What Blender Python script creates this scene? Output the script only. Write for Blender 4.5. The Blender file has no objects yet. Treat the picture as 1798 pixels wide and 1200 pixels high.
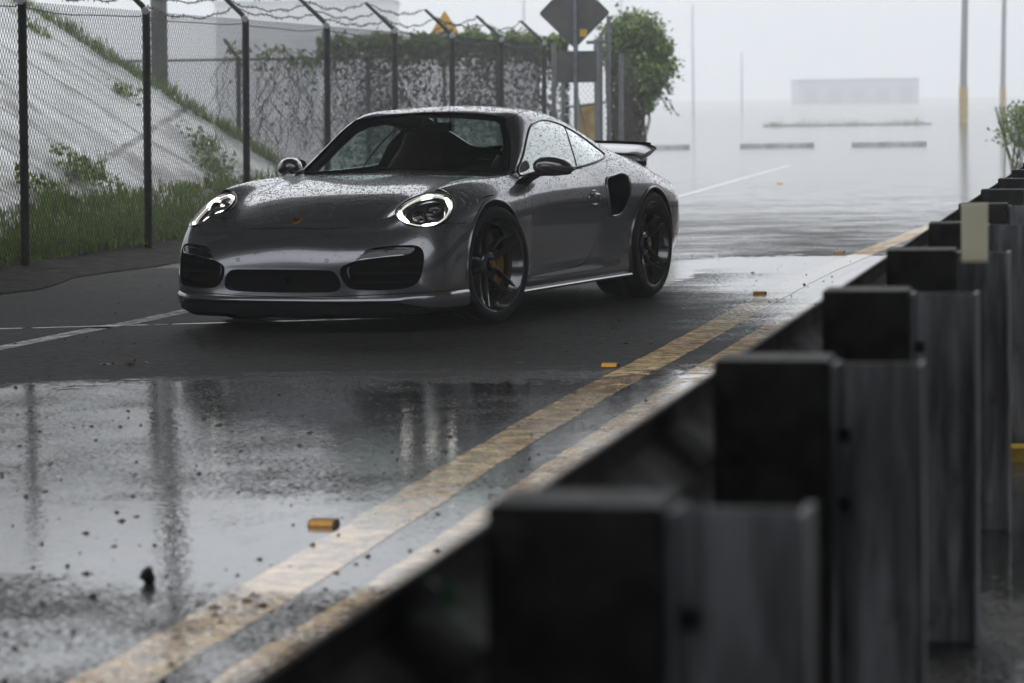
import bpy, bmesh, math, random
import numpy as np
from mathutils import Vector, Matrix
from mathutils.bvhtree import BVHTree

# ------------------------------------------------------------------ scene, camera, light
SC = bpy.context.scene
COL = SC.collection
R = math.radians
CAM_H = 1.277
F_PX, PITCH, ROLL = 5444.85, 0.0773363, -0.0136155      # focal length in px of a 1798 px wide frame
cam_data = bpy.data.cameras.new('camera')
cam = bpy.data.objects.new('camera', cam_data)
COL.objects.link(cam)
SC.camera = cam
cam_data.sensor_width = 36
cam_data.lens = F_PX / 1798 * 36
cam_data.clip_start, cam_data.clip_end = 0.1, 4000
_X, _U, _F = Vector((1, 0, 0)), Vector((0, math.sin(PITCH), math.cos(PITCH))), Vector((0, math.cos(PITCH), -math.sin(PITCH)))
_r = math.cos(ROLL) * _X + math.sin(ROLL) * _U
_u = math.cos(ROLL) * _U - math.sin(ROLL) * _X
_m = Matrix((_r, _u, -_F)).transposed().to_4x4()
_m.translation = (0, 0, CAM_H)
cam.matrix_world = _m
cam_data.dof.use_dof = True
cam_data.dof.focus_distance = 17.6
cam_data.dof.aperture_fstop = 4.5

W = bpy.data.worlds.new('World')
SC.world = W
W.use_nodes = True
SUN_EL, SUN_ROT = R(62), R(-18)
nt = W.node_tree
bg = nt.nodes['Background']
sky = nt.nodes.new('ShaderNodeTexSky')
sky.sky_type = 'NISHITA'
sky.sun_disc = False
sky.sun_elevation = SUN_EL
sky.sun_rotation = SUN_ROT
sky.air_density, sky.dust_density, sky.ozone_density = 1.0, 6.0, 1.0
hs = nt.nodes.new('ShaderNodeHueSaturation')
hs.inputs['Saturation'].default_value = 0.10
# thick rain cloud: an almost even grey sheet laid over the clear sky
cl = nt.nodes.new('ShaderNodeMix'); cl.data_type = 'RGBA'
cl.inputs[0].default_value = 0.80
nz = nt.nodes.new('ShaderNodeTexNoise'); nz.inputs['Scale'].default_value = 1.6; nz.inputs['Detail'].default_value = 4
rp = nt.nodes.new('ShaderNodeValToRGB')
rp.color_ramp.elements[0].color = (6.0, 6.3, 6.8, 1); rp.color_ramp.elements[1].color = (7.8, 8.05, 8.4, 1)
rp.color_ramp.elements[0].position, rp.color_ramp.elements[1].position = .35, .65
nt.links.new(sky.outputs[0], hs.inputs['Color'])
nt.links.new(nz.outputs['Fac'], rp.inputs[0])
nt.links.new(hs.outputs[0], cl.inputs[6])
nt.links.new(rp.outputs[0], cl.inputs[7])
nt.links.new(cl.outputs[2], bg.inputs[0])
bg.inputs[1].default_value = 0.132

sun_d = bpy.data.lights.new('sun', 'SUN')
sun_d.energy = 0.5
sun_d.angle = R(40)
sun_d.color = (1.0, .97, .93)
sun = bpy.data.objects.new('sun', sun_d)
COL.objects.link(sun)
sun.rotation_euler = (R(90) - SUN_EL, 0, math.pi - SUN_ROT)
SC.view_settings.view_transform = 'Standard'
SC.view_settings.look = 'None'
SC.view_settings.exposure = 0.46
SC.view_settings.gamma = 1
SC.cycles.max_bounces = 8
SC.cycles.transparent_max_bounces = 12
SC.cycles.volume_bounces = 4
SC.cycles.use_denoising = True
SC.cycles.denoising_prefilter = 'ACCURATE'
SC.cycles.denoising_input_passes = 'RGB_ALBEDO_NORMAL'
SC.cycles.sample_clamp_indirect = 6

# ------------------------------------------------------------------ mesh helpers
class MB:
    """collects polygons, links them as one mesh object"""
    def __init__(s): s.v, s.f = [], []
    def add(s, vs, fs):
        n = len(s.v)
        s.v += [tuple(p) for p in vs]
        s.f += [tuple(i + n for i in f) for f in fs]
        return s
    def box(s, c, size, m=None):
        hx, hy, hz = size[0] / 2, size[1] / 2, size[2] / 2
        vs = [Vector((x, y, z)) for z in (-hz, hz) for y in (-hy, hy) for x in (-hx, hx)]
        if m is not None: vs = [m @ p for p in vs]
        c = Vector(c)
        return s.add([p + c for p in vs], [(0, 2, 3, 1), (4, 5, 7, 6), (0, 1, 5, 4), (2, 6, 7, 3), (0, 4, 6, 2), (1, 3, 7, 5)])
    def tube(s, pts, r, n=8, closed=False, cap=True, up=None):
        pts = [Vector(p) for p in pts]
        k = len(pts)
        rs = r if isinstance(r, (list, tuple)) else [r] * k
        rings, prev = [], None
        for i, p in enumerate(pts):
            a = pts[(i - 1) % k] if (closed or i > 0) else p
            b = pts[(i + 1) % k] if (closed or i < k - 1) else p
            t = (b - a).normalized()
            if prev is None:
                q = Vector((0, 0, 1)) if abs(t.z) < .9 else Vector((1, 0, 0))
                prev = (q - t * q.dot(t)).normalized()
            prev = (prev - t * prev.dot(t)).normalized()
            w = t.cross(prev)
            rings.append([p + (prev * math.cos(2 * math.pi * j / n + .4) + w * math.sin(2 * math.pi * j / n + .4)) * rs[i] for j in range(n)])
        vs = [q for g in rings for q in g]
        fs = []
        for i in range(k if closed else k - 1):
            i2 = (i + 1) % k
            for j in range(n):
                j2 = (j + 1) % n
                fs.append((i * n + j, i * n + j2, i2 * n + j2, i2 * n + j))
        if cap and not closed:
            fs.append(tuple(range(n - 1, -1, -1)))
            fs.append(tuple((k - 1) * n + j for j in range(n)))
        return s.add(vs, fs)
    def lathe(s, prof, n=64, m=None, closed=True):
        """prof: (radius, y); axis = y"""
        vs, fs, k = [], [], len(prof)
        for i in range(n):
            a = 2 * math.pi * i / n
            for r, y in prof: vs.append(Vector((r * math.cos(a), y, r * math.sin(a))))
        for i in range(n):
            i2 = (i + 1) % n
            for j in range(k if closed else k - 1):
                j2 = (j + 1) % k
                fs.append((i * k + j, i * k + j2, i2 * k + j2, i2 * k + j))
        if m is not None: vs = [m @ p for p in vs]
        return s.add(vs, fs)
    def prism(s, poly, place, d0, d1, hole=None):
        """poly in 2-D; place(u, v, d) -> 3-D point; optional same-length inner ring 'hole'"""
        n = len(poly)
        vs = [place(u, v, d0) for u, v in poly] + [place(u, v, d1) for u, v in poly]
        if hole is None:
            fs = [tuple(range(n)), tuple(range(2 * n - 1, n - 1, -1))]
            fs += [(i, n + i, n + (i + 1) % n, (i + 1) % n) for i in range(n)]
        else:
            vs += [place(u, v, d0) for u, v in hole] + [place(u, v, d1) for u, v in hole]
            fs = []
            for i in range(n):
                j = (i + 1) % n
                fs += [(i, n + i, n + j, j), (2 * n + j, 3 * n + j, 3 * n + i, 2 * n + i), (i, j, 2 * n + j, 2 * n + i), (n + j, n + i, 3 * n + i, 3 * n + j)]
        return s.add(vs, fs)
    def mesh(s, name='m', fix=False):
        me = bpy.data.meshes.new(name)
        me.from_pydata(s.v, [], s.f)
        if fix:
            bm = bmesh.new(); bm.from_mesh(me)
            bmesh.ops.recalc_face_normals(bm, faces=bm.faces)
            bm.to_mesh(me); bm.free()
        me.update()
        return me

def link(name, me, mat=None, parent=None, smooth=None, mw=None):
    if isinstance(me, MB): me = me.mesh(name, True)
    me.name = name
    o = bpy.data.objects.new(name, me)
    COL.objects.link(o)
    if mat is not None:
        me.materials.clear(); me.materials.append(mat)
    if parent is not None: o.parent = parent
    if mw is not None: o.matrix_world = mw
    if smooth is not None:
        for p in me.polygons: p.use_smooth = True
        me.set_sharp_from_angle(angle=R(smooth))
    return o

def empty(name, label, cat, loc=(0, 0, 0), rz=0, group=None):
    o = bpy.data.objects.new(name, None)
    COL.objects.link(o)
    o.location = loc; o.rotation_euler = (0, 0, rz)
    o.empty_display_size = .2
    return tag(o, label, cat, group)

def tag(o, label=None, cat=None, group=None, kind=None):
    if label: o['label'] = label
    if cat: o['category'] = cat
    if group: o['group'] = group
    if kind: o['kind'] = kind
    return o

def structure(name, mb, mat, smooth=None):
    o = link(name, mb, mat, None, smooth)
    o['kind'] = 'structure'
    return o

def crom(pts, n=6, closed=True):
    """Catmull-Rom through 2-D or 3-D points"""
    P = [np.array(p, float) for p in pts]
    k = len(P); out = []
    for i in range(k if closed else k - 1):
        g = (lambda j: P[j % k]) if closed else (lambda j: P[min(max(j, 0), k - 1)])
        p0, p1, p2, p3 = g(i - 1), g(i), g(i + 1), g(i + 2)
        for t in np.linspace(0, 1, n, endpoint=False):
            out.append(.5 * ((2 * p1) + (-p0 + p2) * t + (2 * p0 - 5 * p1 + 4 * p2 - p3) * t * t + (-p0 + 3 * p1 - 3 * p2 + p3) * t ** 3))
    if not closed: out.append(P[-1])
    return [tuple(p) for p in out]

def inset(poly, d):
    """move every corner of a closed 2-D outline inwards by d"""
    P = np.array(poly); n = len(P)
    area = .5 * sum(P[i][0] * P[(i + 1) % n][1] - P[(i + 1) % n][0] * P[i][1] for i in range(n))
    sg = 1 if area > 0 else -1
    out = []
    for i in range(n):
        t = P[(i + 1) % n] - P[i - 1]
        t /= max(np.hypot(*t), 1e-9)
        out.append((P[i][0] - sg * t[1] * d, P[i][1] + sg * t[0] * d))
    return out

# ------------------------------------------------------------------ material helpers
def newmat(name):
    m = bpy.data.materials.new(name)
    m.use_nodes = True
    return m, m.node_tree, m.node_tree.nodes['Principled BSDF']

def N(t, kind, **kw):
    n = t.nodes.new('ShaderNode' + kind)
    for k, v in kw.items():
        if k in n.inputs.keys(): n.inputs[k].default_value = v
        else: setattr(n, k, v)
    return n

def L(t, a, b): t.links.new(a, b)

def ramp(t, fac, stops):
    r = N(t, 'ValToRGB')
    e = r.color_ramp.elements
    while len(e) < len(stops): e.new(.5)
    for q, (p, c) in zip(e, stops):
        q.position = p
        q.color = (c, c, c, 1) if isinstance(c, (int, float)) else (*c, 1)
    L(t, fac, r.inputs[0])
    return r.outputs[0]

def math_(t, op, a, b=None, clamp=False):
    n = N(t, 'Math', operation=op); n.use_clamp = clamp
    for i, x in enumerate((a, b)):
        if x is None: continue
        if isinstance(x, (int, float)): n.inputs[i].default_value = x
        else: L(t, x, n.inputs[i])
    return n.outputs[0]

def mix(t, fac, a, b):
    n = N(t, 'Mix', data_type='RGBA')
    for i, x in ((0, fac), (6, a), (7, b)):
        if isinstance(x, (int, float)): n.inputs[i].default_value = x if i == 0 else (x, x, x, 1)
        elif isinstance(x, tuple): n.inputs[i].default_value = (*x, 1)
        else: L(t, x, n.inputs[i])
    return n.outputs[2]

def plain(name, col, rough=.5, metal=0., var=.0, scale=20, coat=0, spec=.5, bump=0):
    m, t, b = newmat(name)
    b.inputs['Base Color'].default_value = (*col, 1)
    b.inputs['Roughness'].default_value = rough
    b.inputs['Metallic'].default_value = metal
    b.inputs['Coat Weight'].default_value = coat
    b.inputs['Specular IOR Level'].default_value = spec
    if var or bump:
        tc = N(t, 'TexCoord')
        n = N(t, 'TexNoise', Scale=scale, Detail=6.0, Roughness=.6)
        L(t, tc.outputs['Object'], n.inputs['Vector'])
    if var:
        lo, hi = tuple(c * (1 - var) for c in col), tuple(min(1, c * (1 + var)) for c in col)
        L(t, ramp(t, n.outputs['Fac'], [(.3, lo), (.7, hi)]), b.inputs['Base Color'])
        L(t, ramp(t, n.outputs['Fac'], [(.3, min(1, rough * 1.25)), (.7, rough * .8)]), b.inputs['Roughness'])
    if bump:
        bp = N(t, 'Bump', Strength=bump, Distance=.01)
        L(t, n.outputs['Fac'], bp.inputs['Height']); L(t, bp.outputs[0], b.inputs['Normal'])
    return m

def droplets(t, scale=105., size=.42, cover=.75, strength=.55):
    """rain beads: rounded caps scattered over the surface (object space); returns a normal and the height"""
    tc = N(t, 'TexCoord')
    hs_ = []
    for sc_, sz in ((scale, size), (scale * 1.9, size * .9)):
        v = N(t, 'TexVoronoi', Scale=sc_, Randomness=1.0)
        L(t, tc.outputs['Object'], v.inputs['Vector'])
        sep = N(t, 'SeparateColor'); L(t, v.outputs['Color'], sep.inputs[0])
        rad = math_(t, 'MULTIPLY', sep.outputs[0], sz)
        keep = math_(t, 'LESS_THAN', sep.outputs[1], cover)
        h = math_(t, 'SUBTRACT', rad, v.outputs['Distance'])
        h = math_(t, 'MAXIMUM', h, 0.)
        h = math_(t, 'MULTIPLY', h, keep)
        h = math_(t, 'POWER', h, .6)
        hs_.append(math_(t, 'DIVIDE', h, sc_ / scale))
    h = math_(t, 'MAXIMUM', hs_[0], hs_[1])
    bp = N(t, 'Bump', Strength=strength, Distance=.006)
    L(t, h, bp.inputs['Height'])
    return bp.outputs[0], h
YEL1 = [(-2.3, .2), (-1.62, 3.5), (-.90, 6.85), (-.56, 8.57), (-.06, 11.35), (.36, 13.53), (.87, 15.96), (1.69, 20.0), (2.58, 24.0), (5.1, 34), (8.2, 44)]
YEL2 = [(-1.92, .2), (-1.25, 3.5), (-.58, 6.83), (-.22, 8.6), (.29, 11.31), (.82, 14.0), (1.22, 15.96), (2.04, 20.0), (2.93, 24.0), (5.5, 34), (8.6, 44)]
WHITE = [(-6.0, 3.5), (-2.72, 16.57), (-2.37, 17.97), (-2.02, 19.37), (-.2, 28.3), (2.1, 40.15), (3.48, 48.05), (5.35, 58.9)]
HAZE = .0022
# ------------------------------------------------------------------ the car: control net of its left half (x forward from the front axle, y left, z up)
CAGE_X=[-3.2,-2.95,-2.70,-2.45,-2.20,-1.90,-1.60,-1.30,-1.00,-.80,-.57,-.50,-.25,0,.25,.48,.66]
#            rows r0..r5: (y,z) for each side column   (r6 is TOP j0)
CAGE_SIDE={
-3.2 :[(.70,.24),(.74,.32),(.765,.42),(.77,.54),(.755,.65),(.71,.72)],
-2.95:[(.79,.22),(.82,.30),(.838,.40),(.842,.54),(.825,.65),(.765,.74)],
-2.70:[(.835,.20),(.855,.28),(.870,.40),(.876,.54),(.860,.68),(.79,.785)],
-2.45:[(.85,.18),(.868,.26),(.884,.40),(.892,.54),(.884,.70),(.82,.82)],
-2.20:[(.845,.16),(.862,.24),(.872,.36),(.884,.53),(.878,.70),(.825,.82)],
-1.90:[(.84,.15),(.855,.22),(.852,.31),(.866,.52),(.862,.70),(.82,.81)],
-1.60:[(.838,.15),(.852,.22),(.838,.30),(.851,.52),(.846,.70),(.81,.795)],
-1.30:[(.836,.15),(.85,.22),(.834,.30),(.846,.52),(.842,.70),(.808,.79)],
-1.00:[(.836,.15),(.85,.22),(.834,.30),(.846,.52),(.842,.70),(.808,.785)],
-.80 :[(.836,.15),(.85,.22),(.835,.30),(.848,.52),(.843,.70),(.807,.783)],
-.57 :[(.836,.15),(.85,.22),(.838,.30),(.852,.52),(.845,.695),(.805,.78)],
-.50 :[(.836,.15),(.85,.22),(.842,.30),(.855,.52),(.848,.69),(.803,.778)],
-.25 :[(.84,.16),(.853,.23),(.86,.34),(.868,.52),(.858,.685),(.80,.775)],
0    :[(.845,.17),(.86,.25),(.87,.37),(.876,.52),(.862,.68),(.795,.77)],
.25  :[(.845,.18),(.858,.26),(.865,.38),(.868,.52),(.85,.655),(.785,.748)],
.48  :[(.845,.19),(.852,.26),(.855,.37),(.852,.49),(.83,.605),(.775,.70)],
.66  :[(.838,.19),(.842,.26),(.842,.36),(.832,.45),(.808,.535),(.762,.625)],
}
# top stations j0..j6 (x,y,z)
CAGE_TOP=[
[(-3.2,.62,.755),(-3.24,.55,.765),(-3.27,.48,.775),(-3.29,.40,.78),(-3.32,.27,.79),(-3.34,.13,.795),(-3.345,0,.795)],
[(-2.95,.665,.80),(-2.97,.61,.818),(-2.98,.55,.835),(-2.99,.46,.845),(-3.0,.31,.86),(-3.01,.155,.868),(-3.01,0,.87)],
[(-2.70,.695,.845),(-2.70,.65,.872),(-2.70,.57,.885),(-2.70,.48,.90),(-2.70,.32,.93),(-2.70,.16,.945),(-2.70,0,.95)],
[(-2.45,.725,.88),(-2.45,.675,.905),(-2.45,.59,.94),(-2.45,.49,.978),(-2.45,.33,1.022),(-2.45,.165,1.042),(-2.45,0,1.048)],
[(-2.20,.738,.89),(-2.20,.715,.91),(-2.20,.62,.975),(-2.20,.505,1.05),(-2.20,.34,1.11),(-2.20,.17,1.133),(-2.20,0,1.14)],
[(-1.90,.742,.878),(-1.90,.732,.893),(-1.90,.645,1.0),(-1.90,.525,1.12),(-1.90,.35,1.182),(-1.90,.175,1.204),(-1.90,0,1.21)],
[(-1.60,.745,.862),(-1.60,.738,.880),(-1.60,.655,1.02),(-1.60,.535,1.168),(-1.60,.36,1.222),(-1.60,.18,1.239),(-1.60,0,1.244)],
[(-1.30,.745,.854),(-1.30,.738,.873),(-1.30,.66,1.02),(-1.30,.54,1.186),(-1.31,.37,1.232),(-1.32,.19,1.246),(-1.32,0,1.25)],
[(-1.00,.745,.849),(-1.00,.738,.868),(-1.00,.665,1.0),(-1.01,.548,1.176),(-1.04,.38,1.203),(-1.06,.19,1.212),(-1.065,0,1.214)],
[(-.80,.745,.846),(-.80,.735,.864),(-.80,.69,.94),(-.80,.617,1.03),(-.78,.41,1.055),(-.77,.20,1.064),(-.765,0,1.066)],
[(-.57,.742,.841),(-.575,.730,.848),(-.58,.715,.856),(-.59,.693,.864),(-.53,.44,.887),(-.49,.22,.896),(-.475,0,.898)],
[(-.50,.735,.838),(-.50,.718,.841),(-.50,.70,.842),(-.50,.67,.842),(-.46,.43,.850),(-.43,.21,.859),(-.42,0,.862)],
[(-.25,.722,.832),(-.25,.67,.831),(-.25,.615,.826),(-.25,.54,.826),(-.24,.37,.838),(-.235,.185,.846),(-.235,0,.849)],
[(0,.712,.824),(0,.66,.822),(0,.60,.809),(0,.52,.802),(0,.36,.814),(0,.18,.823),(0,0,.826)],
[(.25,.708,.803),(.25,.655,.80),(.25,.595,.778),(.255,.515,.767),(.26,.36,.781),(.265,.18,.790),(.265,0,.793)],
[(.48,.705,.762),(.485,.65,.760),(.49,.59,.732),(.505,.51,.712),(.525,.36,.724),(.535,.18,.733),(.54,0,.736)],
[(.66,.70,.69),(.70,.63,.685),(.735,.555,.645),(.765,.475,.615),(.80,.34,.612),(.815,.17,.619),(.818,0,.622)],
]
# front columns F1..F6, rows r0..r5
CAGE_FRONT=[
[(.80,.772,.19),(.81,.774,.26),(.81,.77,.36),(.795,.758,.45),(.77,.738,.53),(.73,.695,.61)],
[(.91,.655,.19),(.915,.655,.26),(.915,.655,.36),(.885,.635,.45),(.84,.615,.52),(.79,.595,.58)],
[(.97,.52,.19),(.97,.52,.26),(.97,.515,.36),(.945,.51,.45),(.895,.50,.51),(.83,.49,.56)],
[(1.01,.36,.19),(1.005,.36,.26),(1.005,.355,.36),(.975,.35,.455),(.925,.345,.515),(.86,.342,.565)],
[(1.025,.18,.19),(1.015,.18,.26),(1.017,.18,.36),(.985,.175,.465),(.935,.172,.525),(.872,.17,.575)],
[(1.03,0,.19),(1.02,0,.26),(1.02,0,.36),(.99,0,.468),(.94,0,.528),(.877,0,.578)],
]
CAGE_REAR=[
[(-3.3,.62,.24),(-3.34,.63,.32),(-3.36,.63,.42),(-3.36,.63,.54),(-3.34,.62,.66),(-3.29,.59,.74)],
[(-3.36,.52,.24),(-3.40,.53,.32),(-3.42,.53,.42),(-3.42,.53,.54),(-3.40,.52,.67),(-3.34,.50,.755)],
[(-3.40,.41,.24),(-3.44,.41,.32),(-3.46,.41,.42),(-3.46,.41,.54),(-3.44,.41,.68),(-3.37,.40,.765)],
[(-3.43,.27,.24),(-3.47,.27,.32),(-3.49,.27,.42),(-3.49,.27,.54),(-3.46,.27,.69),(-3.39,.27,.775)],
[(-3.44,.13,.24),(-3.48,.13,.32),(-3.50,.13,.42),(-3.50,.13,.54),(-3.47,.13,.69),(-3.40,.13,.78)],
[(-3.445,0,.24),(-3.485,0,.32),(-3.505,0,.42),(-3.505,0,.54),(-3.475,0,.69),(-3.405,0,.78)],
]
def cage():
    V=[];F=[]
    def add(p): V.append(tuple(p)); return len(V)-1
    ns=len(CAGE_X)
    side=[[add((x,y,z)) for (y,z) in CAGE_SIDE[x]] for x in CAGE_X]
    top=[[add(p) for p in st] for st in CAGE_TOP]
    fr=[[add(p) for p in c] for c in CAGE_FRONT]
    re=[[add(p) for p in c] for c in CAGE_REAR]
    belt=[]
    for k in range(5,-1,-1): belt.append(re[k]+[top[0][k+1]])
    for i in range(ns): belt.append(side[i]+[top[i][0]])
    for k in range(6): belt.append(fr[k]+[top[-1][k+1]])
    for a,b in zip(belt[:-1],belt[1:]):
        for r in range(6): F.append((a[r],b[r],b[r+1],a[r+1]))
    for i in range(ns-1):
        for j in range(6): F.append((top[i][j],top[i+1][j],top[i+1][j+1],top[i][j+1]))
    # mirror
    n=len(V); m={}
    for i in range(n):
        x,y,z=V[i]
        if y==0: m[i]=i
        else: m[i]=add((x,-y,z))
    F+= [tuple(m[i] for i in reversed(f)) for f in F]
    return V,F
def metal_paint():
    m, t, b = newmat('grey_metallic_paint')
    b.inputs['Base Color'].default_value = (.055, .056, .06, 1)
    b.inputs['Metallic'].default_value = .78
    b.inputs['Roughness'].default_value = .24
    b.inputs['Coat Weight'].default_value = 1.0
    b.inputs['Coat Roughness'].default_value = .02
    b.inputs['Coat IOR'].default_value = 1.65
    tc = N(t, 'TexCoord'); fl_ = N(t, 'TexVoronoi', Scale=1400.); L(t, tc.outputs['Object'], fl_.inputs['Vector'])
    L(t, ramp(t, fl_.outputs['Distance'], [(0., (.36, .37, .39)), (.6, (.225, .23, .243))]), b.inputs['Base Color'])
    wv = N(t, 'TexNoise', Scale=420., Detail=1.0); L(t, tc.outputs['Object'], wv.inputs['Vector'])
    bp = N(t, 'Bump', Strength=.03, Distance=.001); L(t, wv.outputs['Fac'], bp.inputs['Height']); L(t, bp.outputs[0], b.inputs['Coat Normal'])
    return m

def glass_mat(name, tint=(.93, .985, .96), drops=False, refl=1.0, fog=0.):
    m, t, b = newmat(name)
    t.nodes.remove(b)
    out = t.nodes['Material Output']
    tr = N(t, 'BsdfTransparent'); tr.inputs[0].default_value = (*tint, 1)
    gl = N(t, 'BsdfGlossy', Roughness=.015); gl.inputs[0].default_value = (.95, .97, .97, 1)
    lw = N(t, 'LayerWeight', Blend=.5)     # Schlick, the same from both sides of the pane
    fr = math_(t, 'ADD', math_(t, 'MULTIPLY', math_(t, 'POWER', lw.outputs['Facing'], 5.), .96), .04)
    mx = N(t, 'MixShader')
    if drops:
        nrm, h = droplets(t, 90, .40, .8, .5)
        L(t, nrm, gl.inputs['Normal'])
    L(t, math_(t, 'MULTIPLY', fr, refl, True), mx.inputs[0])
    L(t, tr.outputs[0], mx.inputs[1]); L(t, gl.outputs[0], mx.inputs[2])
    last = mx.outputs[0]
    if fog:      # whitish diffuse layer mixed unevenly into the pane
        df = N(t, 'BsdfDiffuse'); df.inputs[0].default_value = (.85, .88, .87, 1)
        tc = N(t, 'TexCoord'); nz_ = N(t, 'TexNoise', Scale=9., Detail=4.0); L(t, tc.outputs['Object'], nz_.inputs['Vector'])
        m2 = N(t, 'MixShader'); L(t, math_(t, 'MULTIPLY', nz_.outputs['Fac'], fog * 2), m2.inputs[0])
        L(t, last, m2.inputs[1]); L(t, df.outputs[0], m2.inputs[2]); last = m2.outputs[0]
    L(t, last, out.inputs[0])
    return m

def emit(name, col, s):
    m, t, b = newmat(name)
    b.inputs['Base Color'].default_value = (*col, 1)
    b.inputs['Emission Color'].default_value = (*col, 1)
    b.inputs['Emission Strength'].default_value = s
    return m

M = {}
M['paint'] = metal_paint()
M['trim'] = plain('black_trim', (.006, .006, .007), .6, spec=.12)
M['gloss'] = plain('gloss_black', (.012, .012, .013), .12, coat=.6)
M['inner'] = plain('black_lining', (.007, .007, .008), .9, spec=.08)
M['mesh'] = plain('black_grille', (.005, .005, .006), .75, spec=.12)
M['rubber'] = plain('tyre_rubber', (.018, .018, .019), .55, var=.25, scale=60, spec=.35)
M['rim'] = plain('dark_wheel_finish', (.17, .17, .177), .17, .85, coat=.7)
M['steel'] = plain('brake_steel', (.09, .09, .095), .4, .9)
M['yellow'] = plain('caliper_yellow', (.20, .115, .008), .45, coat=.1)
M['chrome'] = plain('bright_metal', (.6, .6, .62), .14, 1.)
M['satin'] = plain('satin_metal', (.24, .24, .247), .28, .9)
M['glass'] = glass_mat('tinted_window_glass')
M['side_glass'] = glass_mat('whitish_side_glass', (.88, .95, .92), False, 3.4, .12)
M['lens'] = glass_mat('clear_lamp_lens', (.98, .985, .985), False, .6)
M['water'] = glass_mat('rain_drop', (.60, .61, .63), False, 1.5)
M['led'] = emit('lit_led_ring', (1.0, .98, .86), .5)
M['spot'] = emit('lit_led_spot', (1.0, .99, .90), 3.2)
M['leather'] = plain('dark_red_leather', (.035, .009, .007), .55)
M['gold'] = plain('crest_gold', (.55, .34, .09), .3, .8)
M['red'] = plain('crest_red', (.16, .012, .01), .4)

car = empty('sports_car', 'wet dark grey sports coupe with lit round headlights and black wheels, standing on the road', 'car',
            (-.87224, 18.22934, 0), math.atan2(-math.cos(.4193987), -math.sin(.4193987)))

# ---- smooth skin from the net: the limit surface is pulled on to the net's points
V0, F0 = cage()
me = bpy.data.meshes.new('skin'); me.from_pydata(V0, [], F0)
tmp = bpy.data.objects.new('skin', me); COL.objects.link(tmp)
md = tmp.modifiers.new('s', 'SUBSURF'); md.levels = md.render_levels = 3
tgt = np.array(V0)
for it in range(4):
    ev = tmp.evaluated_get(bpy.context.evaluated_depsgraph_get()).data
    co = np.array([ev.vertices[i].co[:] for i in range(len(V0))])
    cur = np.array([v.co[:] for v in me.vertices]) + (tgt - co) * .9
    me.vertices.foreach_set('co', cur.ravel()); me.update()
ev = tmp.evaluated_get(bpy.context.evaluated_depsgraph_get()).data
SV = np.array([v.co[:] for v in ev.vertices])
SF = [tuple(p.vertices) for p in ev.polygons]
bpy.data.objects.remove(tmp)
bm = bmesh.new()
_v = [bm.verts.new(p) for p in SV]
for f in SF: bm.faces.new([_v[i] for i in f])
bmesh.ops.recalc_face_normals(bm, faces=bm.faces)
bm.normal_update()
if sum(f.normal.z for f in bm.faces if f.calc_center_median().z > 1) < 0: bmesh.ops.reverse_faces(bm, faces=bm.faces)
bm.normal_update()
SN = np.array([v.normal[:] for v in bm.verts])
SF = [tuple(v.index for v in f.verts) for f in bm.faces]
BVH = BVHTree.FromBMesh(bm)
edge_count = {}
for f in SF:
    for a, b in zip(f, f[1:] + f[:1]): edge_count[(a, b)] = 1
bm.free()
def solid():
    bm = bmesh.new()
    v = [bm.verts.new(p) for p in SV]
    for f in SF: bm.faces.new([v[i] for i in f])
    hub = bm.verts.new((-1.2, 0, .30))
    for (a, b) in edge_count:
        if (b, a) not in edge_count: bm.faces.new((v[b], v[a], hub))
    bmesh.ops.recalc_face_normals(bm, faces=bm.faces)
    m_ = bpy.data.meshes.new('solid'); bm.to_mesh(m_); bm.free()
    return m_

def skin_only(me_, t):
    """keep the faces that lie on the skin and give them a thickness t"""
    bm = bmesh.new(); bm.from_mesh(me_)
    dead = []
    for f in bm.faces:
        c = f.calc_center_median(); q = BVH.find_nearest(c)
        if q[3] > .0012 or f.normal.dot(q[1]) < .6: dead.append(f)
    bmesh.ops.delete(bm, geom=dead, context='FACES')
    bm.normal_update()
    keep = list(bm.faces)
    inner = {}
    for v in list(bm.verts): inner[v] = bm.verts.new(v.co - BVH.find_nearest(v.co)[1].lerp(v.normal, .7).normalized() * t)
    rim = [e for e in bm.edges if len(e.link_faces) == 1]
    for f in keep:
        g = bm.faces.new([inner[v] for v in reversed(f.verts)]); g.material_index = 1
    for e in rim:
        l = e.link_loops[0]
        a, b = l.vert, l.link_loop_next.vert
        bm.faces.new((b, a, inner[a], inner[b]))
    r = bpy.data.meshes.new('part'); bm.to_mesh(r); bm.free()
    return r

def boolean(a, b, op):
    oa = bpy.data.objects.new('a', a); ob = bpy.data.objects.new('b', b)
    COL.objects.link(oa); COL.objects.link(ob)
    md = oa.modifiers.new('b', 'BOOLEAN'); md.operation = op; md.object = ob; md.solver = 'EXACT'
    dg = bpy.context.evaluated_depsgraph_get()
    r = bpy.data.meshes.new_from_object(oa.evaluated_get(dg))
    bpy.data.objects.remove(oa); bpy.data.objects.remove(ob)
    return r

def px(u, v, d): return (d, u, v)
def py(u, v, d): return (u, d, v)
def pz(u, v, d): return (u, v, d)
def both(poly): return [(x, -y) for x, y in poly]
def flip(poly): return [(-u, v) for u, v in poly]
def snap(p, off=0.):
    q = BVH.find_nearest(Vector(p))
    return q[0] + q[1] * off
def drop_x(y, z, x0=2.):      # point of the skin in front, at (y, z)
    q = BVH.ray_cast(Vector((x0, y, z)), Vector((-1, 0, 0)))
    return q[0] if q[0] is not None else snap((.9, y, z))
def drop_y(x, z, s=1):
    q = BVH.ray_cast(Vector((x, 2 * s, z)), Vector((0, -s, 0)))
    return q[0] if q[0] is not None else snap((x, .85 * s, z))

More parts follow.
